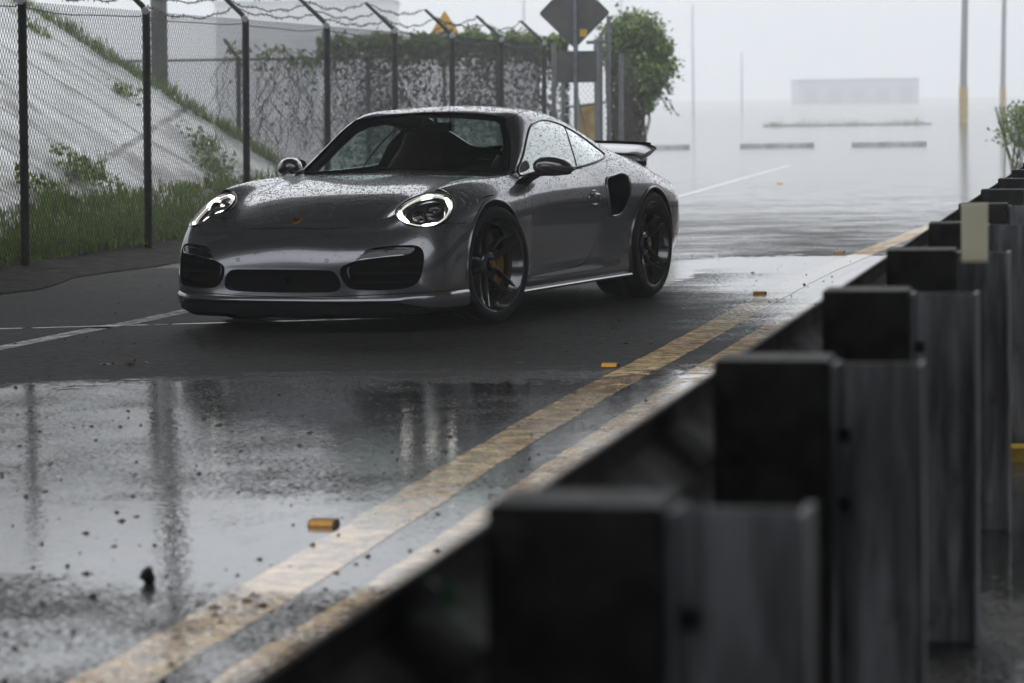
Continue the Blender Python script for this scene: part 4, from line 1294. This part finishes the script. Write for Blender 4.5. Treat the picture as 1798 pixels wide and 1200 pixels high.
for lvl in (.35, .66, 1.0):
    bw = MB()
    for k in range(len(tops) - 1):
        a = tops[k][0].lerp(tops[k][1], lvl); b = tops[k + 1][0].lerp(tops[k + 1][1], lvl)
        sag = .05 + .10 * rnd(); pts = []
        for q in np.linspace(0, 1, 22):
            pts.append(a.lerp(b, q) + Vector((.02 * math.sin(7 * q + k), 0, -sag * 4 * q * (1 - q) + .012 * math.sin(23 * q + k * 3))))
        bw.tube(pts, .0055, 5)
        for q in range(1, 21):
            c = pts[q]
            for _ in range(2):
                v = Vector((rnd() - .5, rnd() - .5, rnd() - .5)).normalized() * .026
                bw.tube([c - v, c + v], .0035, 4)
    fl('barbed_wire', bw, wire)
# a second fence across the end of the lot, overgrown
bf = empty('chain_link_fence', 'far chain-link fence across the back, half hidden under green vines', 'fence', (-6.95, 54, 0))
bi = Matrix.Translation((6.95, -54, 0))
for X_ in (-6.95, -4.70, -2.45, -.2, 2.05):
    t_ = MB().tube([(X_, 54, 0), (X_ + .02, 54, 2.1)], .045, 8)
    t_.v = [tuple(bi @ Vector(v)) for v in t_.v]
    po = link('post', t_, galv, bf, 60)
    t_ = MB().tube([(X_ + .02, 54, 2.08), (X_ - .22, 54, 2.42)], .03, 6); t_.v = [tuple(bi @ Vector(v)) for v in t_.v]
    link('arm', t_, galv, po, 60)
c_ = chain_link(Vector((-6.95, 54, 0)), Vector((1, 0, 0)), 9.1, 2.06, .085, .0022)
c_.v = [tuple(bi @ Vector(v)) for v in c_.v]
link('wire_mesh', c_, wire, bf)
for z in (2.06,):
    t_ = MB().tube([(-6.95, 54, z), (2.1, 54, z)], .02, 6); t_.v = [tuple(bi @ Vector(v)) for v in t_.v]
    link('rail', t_, galv, bf, 60)

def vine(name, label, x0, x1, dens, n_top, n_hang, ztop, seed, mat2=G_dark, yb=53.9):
    random.seed(seed)
    root = empty(name, label, 'vine', ((x0 + x1) / 2, yb, 0), group=None)
    iv = Matrix.Translation((-(x0 + x1) / 2, -yb, 0))
    top = MB(); hang = MB(); st = MB()
    bumps = [(x0 + (x1 - x0) * rnd(), .5 + rnd() * .6) for _ in range(8)]
    def ht(x): return ztop + .04 * math.sin(x * 3.1 + seed) + .05 * math.sin(x * 7.7) + .03 * math.sin(x * 19.)
    for _ in range(n_top):
        x = x0 + (x1 - x0) * rnd() ** .75
        z = ht(x) + random.gauss(0, .03) - .34 * abs(random.gauss(0, .55))
        leaf(top, (x, yb + random.gauss(0, .16), z), .07 + .07 * rnd())
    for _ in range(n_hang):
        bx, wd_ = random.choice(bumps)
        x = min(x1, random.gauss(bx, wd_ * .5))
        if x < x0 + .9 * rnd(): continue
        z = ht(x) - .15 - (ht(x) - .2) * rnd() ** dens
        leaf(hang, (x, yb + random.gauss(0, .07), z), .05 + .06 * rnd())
    for _ in range(46):
        x = x0 + (x1 - x0) * rnd(); z = ht(x) - .1
        pts = [(x, yb, z)]
        for k in range(9):
            x += random.gauss(0, .10); z -= .10 + .16 * rnd()
            pts.append((x, yb + random.gauss(0, .03), max(0.02, z)))
        st.tube(pts, .007, 4)
    for mb_ in (top, hang, st): mb_.v = [tuple(iv @ Vector(v)) for v in mb_.v]
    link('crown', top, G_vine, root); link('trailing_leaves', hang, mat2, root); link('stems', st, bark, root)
    return root
vine('climbing_vine', 'long green vine draped over the back fence left of the diamond sign', -3.3, 1.0, .9, 5600, 7600, 2.42, 3)
vine('climbing_vine', 'thin straggling vine climbing the back fence above the car windshield, mostly bare stems', -4.9, -2.9, 1.2, 300, 260, 2.25, 9)

# the overgrown corner at the right end
random.seed(21)
cb = empty('overgrown_bush', 'tall green bush spilling over the fence corner, right of the gate', 'bush', (2.05, 54, 0))
iv = Matrix.Translation((-2.05, -54, 0))
cr_ = MB(); lo = MB(); stm = MB(); sp_ = MB()
heads = []
for _ in range(64):
    a = rnd() * 6.283; r = rnd() ** .5
    x = 2.06 + .36 * r * math.cos(a) + .10 * rnd(); z = 2.14 + .52 * r * math.sin(a)
    heads.append((x + max(0, 2.45 - z) * .30 * rnd() * 1.6, 53.9 + random.gauss(0, .25), z, .07 + .09 * rnd()))
for x, y, z, sd in heads:
    for _ in range(int(360 * sd / .1)):
        leaf(cr_, (random.gauss(x, sd), random.gauss(y, sd), random.gauss(z, sd * .8) - .05 * rnd()), .06 + .06 * rnd())
for k in range(16):      # loose shoots hanging out over the road side
    x, z = 2.28 + .22 * rnd(), 2.35 - .9 * rnd()
    n_s = 6 + int(8 * rnd()); pts = []
    for q in range(n_s):
        x += .018 + .03 * rnd(); z -= .012 + .05 * (q / n_s) + .02 * rnd()
        pts.append((x, 53.8, z)); leaf(cr_, (x, 53.8 + random.gauss(0, .05), z), .06 + .05 * rnd()); leaf(cr_, (x, 53.8, z), .06)
    stm.tube(pts, .006, 4)
for _ in range(1300):
    q = rnd() ** 1.5
    x = 2.36 + .46 * rnd() * (1 - .75 * q) + .05 * math.sin(q * 20); leaf(sp_, (x, 53.8 + random.gauss(0, .2), 2.2 - 1.15 * q + .1 * rnd()), .07 + .05 * rnd())
for _ in range(3300):
    x = 1.72 + .62 * rnd(); z = 2.1 * rnd() ** .7
    leaf(lo, (x, 53.95 + random.gauss(0, .12), z), .05 + .06 * rnd())
for k in range(60):
    x = 1.75 + .62 * rnd(); pts = [(x, 53.9 + .1 * rnd(), 0.0)]
    for q in range(8):
        x += random.gauss(0, .035); pts.append((x, 53.9 + random.gauss(0, .05), .3 * (q + 1)))
    stm.tube(pts, .012, 4)
for mb_ in (cr_, lo, stm, sp_): mb_.v = [tuple(iv @ Vector(v)) for v in mb_.v]
link('crown', cr_, G_vine, cb); link('side_sprays', sp_, G_vine, cb); link('dead_leaves', lo, G_dry, cb); link('stems', stm, bark, cb)

# gate beside it, standing open
gt = empty('gate', 'open galvanised gate frame with chain-link, between the diamond sign and the bush', 'gate', (1.2, 50, 0))
gi_ = Matrix.Translation((-1.2, -50, 0))
gsteel = plain('galvanised_gate', (.16, .165, .17), .45, .6, var=.25, scale=12)
def gpart(nm, mb, mat=gsteel, sm=60):
    mb.v = [tuple(gi_ @ Vector(v)) for v in mb.v]
    return link(nm, mb, mat, gt, sm)
for x, y, z, r in ((.66, 46.2, 2.12, .038), (.86, 50, 1.85, .04), (1.47, 50, 2.35, .034), (1.60, 50, 2.62, .038), (1.76, 49, 2.0, .04)):
    gpart('gate_post', MB().tube([(x, y, 0), (x + .02, y, z)], r, 8))
for a, b, r in (((1.26, 50, 2.20), (1.63, 50, 2.22), .03), ((.86, 50, 1.16), (1.56, 50, 1.24), .022), ((.86, 50, .25), (1.60, 50, .25), .02), ((1.05, 50, 1.6), (1.35, 50, .3), .014)):
    gpart('gate_bar', MB().tube([a, b], r, 8))
gpart('gate_mesh', chain_link(Vector((1.36, 49.2, 0)), Vector((.22, 1, 0)).normalized(), 0.55, 2.2, .07, .005), gsteel)
gpart('gate_mesh', chain_link(Vector((1.70, 49.6, 0)), Vector((.5, 1, 0)).normalized(), .8, 2.0, .07, .004), wire)
plank = plain('yellowed_plywood', (.30, .20, .07), .6, var=.5, scale=4)
bd = link('board', MB().box((1.33, 52.6, .78), (.36, .03, .86)), plank)
tag(bd, 'yellowish board standing behind the open gate', 'board')

# ------------------------------------------------------------------ signs and poles
alu = plain('sign_back', (.085, .085, .083), .6, .3, var=.2, scale=3)
ssteel = plain('sign_post_steel', (.13, .15, .17), .4, .7, var=.2, scale=10)
sg = empty('road_sign', 'grey back of a diamond road sign over a rectangular plate, on a steel post', 'road sign', (1.01, 47, 0))
def rounded(pts, r, k=5):
    out = []
    n = len(pts)
    for i in range(n):
        p, a, b = Vector(pts[i]), Vector(pts[i - 1]), Vector(pts[(i + 1) % n])
        u, v = (a - p).normalized() * r, (b - p).normalized() * r
        for q in np.linspace(0, 1, k): out.append(tuple((p + u).lerp(p, q).lerp(p.lerp(p + v, q), q)))
    return out
dm = rounded([(-.54, 2.59), (0, 2.05), (.54, 2.59), (0, 3.13)], .05)
link('sign_panel', MB().prism(dm, py, .030, .034), alu, sg)
link('plate', MB().prism(rounded([(-.325, 1.545), (.325, 1.545), (.325, 2.02), (-.325, 2.02)], .03), py, .030, .034), alu, sg)
pst = MB().tube([(0, 0, -.3), (.02, 0, 3.3)], .040, 4)
link('post', pst, ssteel, sg)
sty = plain('yellow_sticker', (.55, .38, .03), .4)
link('sticker', MB().box((.13, .026, 2.29), (.11, .004, .11)), sty, sg)
for z in (1.70, 1.90, 2.30, 2.85): link('bolt', MB().tube([(0, -.05, z), (0, .03, z)], .012, 8), galv, sg)

ws_ = empty('warning_sign', 'small yellow diamond warning sign with a black pictogram, showing above the vine', 'road sign', (-1.17, 58, 0), R(52))
sy = plain('sign_yellow', (.62, .33, .015), .45); blk = plain('sign_black', (.012, .012, .012), .5)
link('sign_panel', MB().prism(rounded([(-.43, 2.55), (0, 2.12), (.43, 2.55), (0, 2.98)], .04), py, -.004, .0), sy, ws_)
pic = [(-.25, 2.50), (-.20, 2.46), (.16, 2.46), (.23, 2.52), (.25, 2.62), (.18, 2.66), (.10, 2.60), (-.02, 2.62), (-.10, 2.57), (-.22, 2.57)]
link('pictogram', MB().prism(pic, py, -.008, -.0045), blk, ws_)
link('post', MB().tube([(0, .03, 0), (0, .03, 2.9)], .03, 6), galv, ws_, 60)

wood = plain('weathered_pole', (.10, .105, .09), .8, var=.35, scale=3)
po = link('utility_pole', MB().tube([(-5.28, 47, 0), (-5.25, 47, 3.5), (-5.15, 47, 8.5)], [.13, .125, .11], 14), wood, None, 60)
tag(po, 'thick grey-green pole rising behind the paved slope on the left', 'pole')
lampg = plain('lamp_pole_grey', (.30, .305, .31), .5, .3); paleg = plain('mist_pale_pole', (.80, .81, .83), .6); ybase = plain('yellow_pole_base', (.50, .36, .14), .6, var=.2, scale=4)  # the pale pole's colour carries the fading by mist
def light_pole(label, x, y, h, r, yb_, lean=0):
    e = empty('light_pole', label, 'light pole', (x, y, 0))
    link('base', MB().tube([(0, 0, 0), (0, 0, yb_)], r * 1.25, 14), ybase, e, 60)
    link('pole', MB().tube([(0, 0, yb_), (lean * h, 0, h)], [r, r * .7], 12), lampg, e, 60)
    arm = MB().tube([(lean * h, 0, h - .1), (lean * h - 1.4, 0, h + .2)], .06, 8)
    link('lamp_arm', arm, lampg, e, 60)
    link('lamp_head', MB().box((lean * h - 1.8, 0, h + .2), (.8, .35, .16)), lampg, e)
light_pole('tall grey light pole with a yellow base, left of the two at the right edge', 21.2, 145, 11, .17, 1.65, .018)
light_pole('tall grey light pole with a yellow base, the farther one at the right edge', 28.6, 180, 12, .15, 1.75, .015)
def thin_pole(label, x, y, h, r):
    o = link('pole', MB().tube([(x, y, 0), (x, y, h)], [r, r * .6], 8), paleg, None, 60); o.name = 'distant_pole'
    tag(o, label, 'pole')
thin_pole('faint tall pole in the mist right of the overgrown bush', 17.8, 300, 10.2, .16)
thin_pole('faint short pole in the mist farthest to the right of the bush', 30.0, 400, 7.2, .17)
thin_pole('faint pole in the mist above the vine, left of the diamond sign', 1.05, 200, 9., .12)
thin_pole('faint pole in the mist just right of the diamond sign', 8.0, 220, 9., .12)
thin_pole('faint pole in the mist left of the yellow sign', -8.7, 200, 7.6, .12)

# ------------------------------------------------------------------ parking lot beyond
stopm = plain('wheel_stop_concrete', (.42, .42, .42), .6, var=.3, scale=6)  # concrete lightened to look faded by mist; the far kerb shares it
def wheel_stop(cx, cy, l, label):
    mb = MB().prism([(-.09, 0), (.09, 0), (.07, .09), (.05, .11), (-.05, .11), (-.07, .09)], lambda u, v, d: (d, u, v), -l / 2, l / 2)
    o = link('wheel_stop', mb, stopm); o.location = (cx, cy, 0)
    tag(o, label, 'wheel stop', 'concrete wheel stops in the wet lot')
wheel_stop(3.72, 80, 1.85, 'concrete wheel stop beside the overgrown bush')
wheel_stop(6.93, 80.4, 1.92, 'middle concrete wheel stop, right of the white line')
wheel_stop(9.78, 80.0, 1.92, 'concrete wheel stop nearest the guardrail end')
isl = link('kerb', MB().box((14.9, 137, .04), (7.4, .4, .08)), stopm); isl.name = 'kerb'; isl['kind'] = 'structure'
tf = MB()
for _ in range(150):
    blades(tf, (11.5 + 6.8 * rnd() ** 1.2, 137.4 + rnd(), .02), 5, .12 + .30 * rnd() ** 2, .4, .6)
tag(link('weeds', tf, G_grass), 'low weeds along the far kerb of the wet lot', 'weeds', kind='stuff')
bw_ = plain('mist_pale_wall', (.85, .85, .86), .8, var=.03, scale=.2); bw2 = plain('mist_pale_trim', (.72, .74, .77), .8)  # fading by mist is put into both wall colours
def building(label, x0, x1, y, h, d, nwin):
    e = empty('building', label, 'building', ((x0 + x1) / 2, y, 0))
    w_ = x1 - x0
    link('wall', MB().box((0, 0, h / 2), (w_, d, h)), bw_, e)
    link('roof', MB().box((0, 0, h + .12), (w_ + .4, d + .4, .24)), bw2, e)
    for k in range(nwin):
        f = link('door', MB().box((-w_ / 2 + w_ * (k + .5) / nwin, -d / 2 - .03, h * .38), (w_ / nwin * .5, .06, h * .62)), bw2, e)
building('pale flat-roofed building in the mist behind the barbed wire', -27.5, -10.7, 300, 10.8, 14, 3)
building('long low grey building in the mist at the far side of the lot', 64.5, 91, 700, 5.0, 20, 5)
# ------------------------------------------------------------------ guardrail on the right
gs = plain('dull_rail_steel', (.030, .027, .025), .62, .2, var=.35, scale=7, spec=.3)
def post_mat():
    m, t, b = newmat('galvanised_post')
    tc = N(t, 'TexCoord'); mp_ = N(t, 'Mapping'); mp_.inputs['Scale'].default_value = (16, 16, 1.6); L(t, tc.outputs['Object'], mp_.inputs['Vector'])
    oi = N(t, 'ObjectInfo'); off = N(t, 'VectorMath', operation='ADD'); L(t, mp_.outputs[0], off.inputs[0]); L(t, oi.outputs['Location'], off.inputs[1])
    a = N(t, 'TexNoise', Scale=1.2, Detail=8.0, Roughness=.7); L(t, off.outputs[0], a.inputs['Vector'])
    c_ = N(t, 'TexNoise', Scale=7., Detail=6.0, Roughness=.65); L(t, tc.outputs['Object'], c_.inputs['Vector'])
    col = ramp(t, a.outputs['Fac'], [(.34, (.085, .085, .085)), (.52, (.20, .205, .215)), (.70, (.33, .34, .36))])
    col = mix(t, ramp(t, c_.outputs['Fac'], [(.60, 0.), (.70, .6)]), col, (.075, .045, .028))
    L(t, col, b.inputs['Base Color']); b.inputs['Metallic'].default_value = .5
    L(t, ramp(t, a.outputs['Fac'], [(.3, .6), (.7, .3)]), b.inputs['Roughness'])
    bp = N(t, 'Bump', Strength=.25, Distance=.004); L(t, c_.outputs['Fac'], bp.inputs['Height']); L(t, bp.outputs[0], b.inputs['Normal'])
    return m
gl_ = post_mat()
blockm = plain('dark_blockout', (.020, .019, .018), .5, var=.65, scale=16, spec=.4, bump=.5)
GD = Vector((.2008, 1, 0)).normalized(); GN = Vector((GD.y, -GD.x, 0))      # GN: away from the road
def gp(Y_, off, z): return Vector((-.019 + .2008 * (Y_ - 3.5), Y_, z)) + GN * off
rail_o = empty('guardrail', 'long steel guardrail beam beside the road on the right, seen from behind', 'guardrail', (.3, 4, 0))
prof = [(-.006, .800), (-.018, .795), (-.030, .775), (-.080, .745), (-.080, .705), (-.030, .665), (-.006, .648), (-.030, .630), (-.080, .590), (-.080, .550), (-.030, .520), (-.018, .500), (-.006, .492)]
n = len(prof); mb = MB(); vs = []; fs = []
Ys = np.concatenate([np.arange(-2, 24, .6), np.arange(24, 47, 1.9)])
ring = prof + [(o + .004, z) for o, z in reversed(prof)]
k = len(ring)
for Y_ in Ys:
    for o, z in ring: vs.append(gp(Y_, o - .004, z) - Vector((.3, 4, 0)))
for i in range(len(Ys) - 1):
    for j in range(k): fs.append((i * k + j, i * k + (j + 1) % k, (i + 1) * k + (j + 1) % k, (i + 1) * k + j))
mb.add(vs, fs)
link('rail', mb, gs, rail_o, 50)
def bevel(o, w):
    md = o.modifiers.new('bevel', 'BEVEL'); md.width = w; md.segments = 3; md.limit_method = 'ANGLE'
def make_post():
    root = empty('guardrail_post', 'x', 'guardrail post')
    b = link('blockout', MB().box((.1, 0, .50), (.198, .150, .66)), blockm, root); bevel(b, .006)
    ps = MB()
    ps.box((.2065, 0, .30), (.009, .105, 1.04)).box((.352, 0, .30), (.009, .105, 1.04)).box((.279, .008, .2995), (.1355, .008, 1.038))
    link('post', ps, gl_, root)
    bl = MB()
    for z in (.60, .70): bl.tube([(.195, -.03, z), (.228, -.03, z)], .012, 6)
    link('bolt', MB().tube([(.19, -.03, .695), (.232, -.03, .695)], .014, 6), galv, root)
    link('bolt', MB().tube([(.19, -.03, .575), (.232, -.03, .575)], .014, 6), galv, root)
    return root
gang = math.atan2(GN.y, GN.x)
proto = make_post()
names = ['nearest guardrail post, large and blurred at the bottom of the picture', 'second guardrail post from the camera, with a wide dark block',
         'third guardrail post from the camera', 'fourth guardrail post from the camera, with a cream reflector tab on it', 'fifth guardrail post from the camera, just behind the white reflector tab',
         'sixth guardrail post from the camera', 'seventh guardrail post from the camera', 'eighth guardrail post from the camera', 'ninth guardrail post from the camera']
for i in range(22):
    if i == 0: o = proto
    else:
        o = proto.copy(); COL.objects.link(o)
        for ch in list(proto.children):
            c = ch.copy(); COL.objects.link(c); c.parent = o
    Y_ = 3.5 + 1.874 * i
    p = gp(Y_, 0, 0)
    o.location = p; o.rotation_euler = (0, 0, gang)
    o['label'] = names[i] if i < len(names) else 'small far guardrail post crowded together near the right edge'
    o['group'] = 'guardrail posts' if i < len(names) else 'far guardrail posts'
tabm = leaf_mat('reflector_tab', (.88, .86, .74), (.92, .90, .80), .55)
tb = link('reflector_tab', MB().box((0, 0, .085), (.078, .004, .175)).box((0, .02, .004), (.078, .04, .006)), tabm)
tb.location = (1.355, 9.05, .79)
tag(tb, 'cream white reflector tab sticking up from a guardrail block', 'reflector')
kb = link('kerb', MB().box((3.18, 10.8, .025), (2.9, .14, .05)), plain('yellow_kerb_paint', (.50, .32, .02), .5, var=.3, scale=12)); kb['kind'] = 'structure'

# ------------------------------------------------------------------ small things on the road
amber = plain('amber_reflector', (.95, .42, .02), .5, var=.12, scale=80); mbody = plain('marker_body', (.10, .07, .03), .5)
for i, (x, y, lab) in enumerate(((-.58, 9.36, 'amber road reflector nearest the camera, in the puddle'), (.47, 14.84, 'amber road reflector at the near edge of the dry road, before the car'),
                                 (1.62, 20.18, 'amber road reflector level with the rear wheel of the car'), (2.70, 25.45, 'amber road reflector on the wet road behind the car'), (4.0, 46.0, 'tiny amber road reflector far up the road'))):
    e = empty('road_reflector', lab, 'road reflector', (x, y, 0), -.2, 'amber reflectors along the yellow lines'); e.scale = (.88, .88, .9)
    link('marker_body', MB().prism([(-.05, 0), (.05, 0), (.03, .020), (-.03, .020)], lambda u, v, d: (d, u, v), -.046, .046), mbody, e)
    link('reflector_face', MB().add([(-.041, -.0495, .002), (.041, -.0495, .002), (.041, -.032, .0195), (-.041, -.032, .0195), (-.041, -.049, .0), (.041, -.049, .0)], [(0, 1, 2, 3)]), amber, e)
stone = MB()
pts = []
for a in range(6):
    for b in range(9):
        th, ph_ = math.pi * (a + .3) / 6, 2 * math.pi * (b + .4 * rnd()) / 9
        r = .023 + .013 * rnd()
        pts.append((r * math.sin(th) * math.cos(ph_) * .8, r * math.sin(th) * math.sin(ph_), .026 + r * 1.15 * math.cos(th)))
for a in range(5):
    for b in range(9): stone.f.append((a * 9 + b, a * 9 + (b + 1) % 9, (a + 1) * 9 + (b + 1) % 9, (a + 1) * 9 + b))
stone.v = pts; stone.f += [tuple(range(9)), tuple(45 + b for b in reversed(range(9)))]
so_ = link('stone', stone, plain('black_stone', (.015, .015, .015), .5), None, 70); so_.location = (-.986, 8.25, 0); so_.scale = (.8, .8, .78)
tag(so_, 'black lump of stone standing in the puddle', 'stone')
gv = MB(); random.seed(11)
def chip(mb, p, s):
    a = rnd() * 6.283
    c, s_ = math.cos(a) * s, math.sin(a) * s
    h = s * (.3 + .5 * rnd())
    mb.add([(p[0] + c, p[1] + s_, 0.001), (p[0] - s_ * .7, p[1] + c * .7, 0.001), (p[0] - c, p[1] - s_, 0.001), (p[0] + s_ * .7, p[1] - c * .7, 0.001), (p[0] + .2 * s, p[1], h)], [(0, 1, 4), (1, 2, 4), (2, 3, 4), (3, 0, 4)])
for _ in range(900):
    y = 6.6 + 20 * rnd() ** 1.7
    x = -.19 * y + (.36 * y) * rnd() ** 1.3
    if x > .2 * (y - 3.5) - .1: continue
    chip(gv, (x, y), .006 + .012 * rnd() ** 2)
tag(link('grit', gv, plain('dark_grit', (.02, .018, .016), .5)), 'dark grit scattered over the wet road', 'grit', kind='stuff')
for x, y, s, lab, colr in ((-1.95, 15.3, .075, 'flat dark leaf lying at the near edge of the dry road', (.05, .03, .018)), (-.73, 7.85, .085, 'brown wet leaves lying on the yellow line near the camera', (.10, .055, .02))):
    lf = MB()
    for _ in range(9): 
        q = (x + random.gauss(0, s), y + random.gauss(0, s * .8), .012); leaf(lf, q, .05)
    lf.v = [(a, b, max(.003, min(c, .02))) for a, b, c in lf.v]
    tag(link('leaf_litter', lf, plain('wet_leaf', colr, .4)), lab, 'leaves')
sp2 = MB(); random.seed(51)
for _ in range(7): leaf(sp2, gp(3.15 + .12 * rnd(), .004, .73 + .05 * rnd()), .028)
tag(link('leaf_sprig', sp2, leaf_mat('bright_leaf', (.01, .12, .03), (.03, .26, .06))), 'small bright green leaves caught on the back of the guardrail', 'leaves')
sh = MB(); random.seed(31)
for _ in range(700):
    q = rnd(); leaf(sh, (7.50 + random.gauss(0, .14) * (1.2 - .5 * q), 45.5 + random.gauss(0, .3), .55 + .60 * q), .05 + .04 * rnd())
for _ in range(25): sh.tube([(7.45 + random.gauss(0, .1), 45.5, 0), (7.45 + random.gauss(0, .2), 45.5 + random.gauss(0, .2), 1.1)], .008, 4)
tag(link('shrub', sh, G_vine), 'leafy green shrub at the far end of the guardrail, right edge', 'shrub')
# ------------------------------------------------------------------ rain mist
hz = MB().box((60, 215, 11.5), (330, 640, 25))
ho = link('haze', hz)
hm = bpy.data.materials.new('rain_mist'); hm.use_nodes = True
t = hm.node_tree; t.nodes.remove(t.nodes['Principled BSDF'])
pv = N(t, 'VolumePrincipled'); pv.inputs['Color'].default_value = (.93, .95, .97, 1); pv.inputs['Density'].default_value = HAZE; pv.inputs['Anisotropy'].default_value = .35
L(t, pv.outputs[0], t.nodes['Material Output'].inputs['Volume'])
ho.data.materials.append(hm); ho['kind'] = 'stuff'
tag(ho, 'thin white rain mist filling the air over the road and the lot', 'mist')
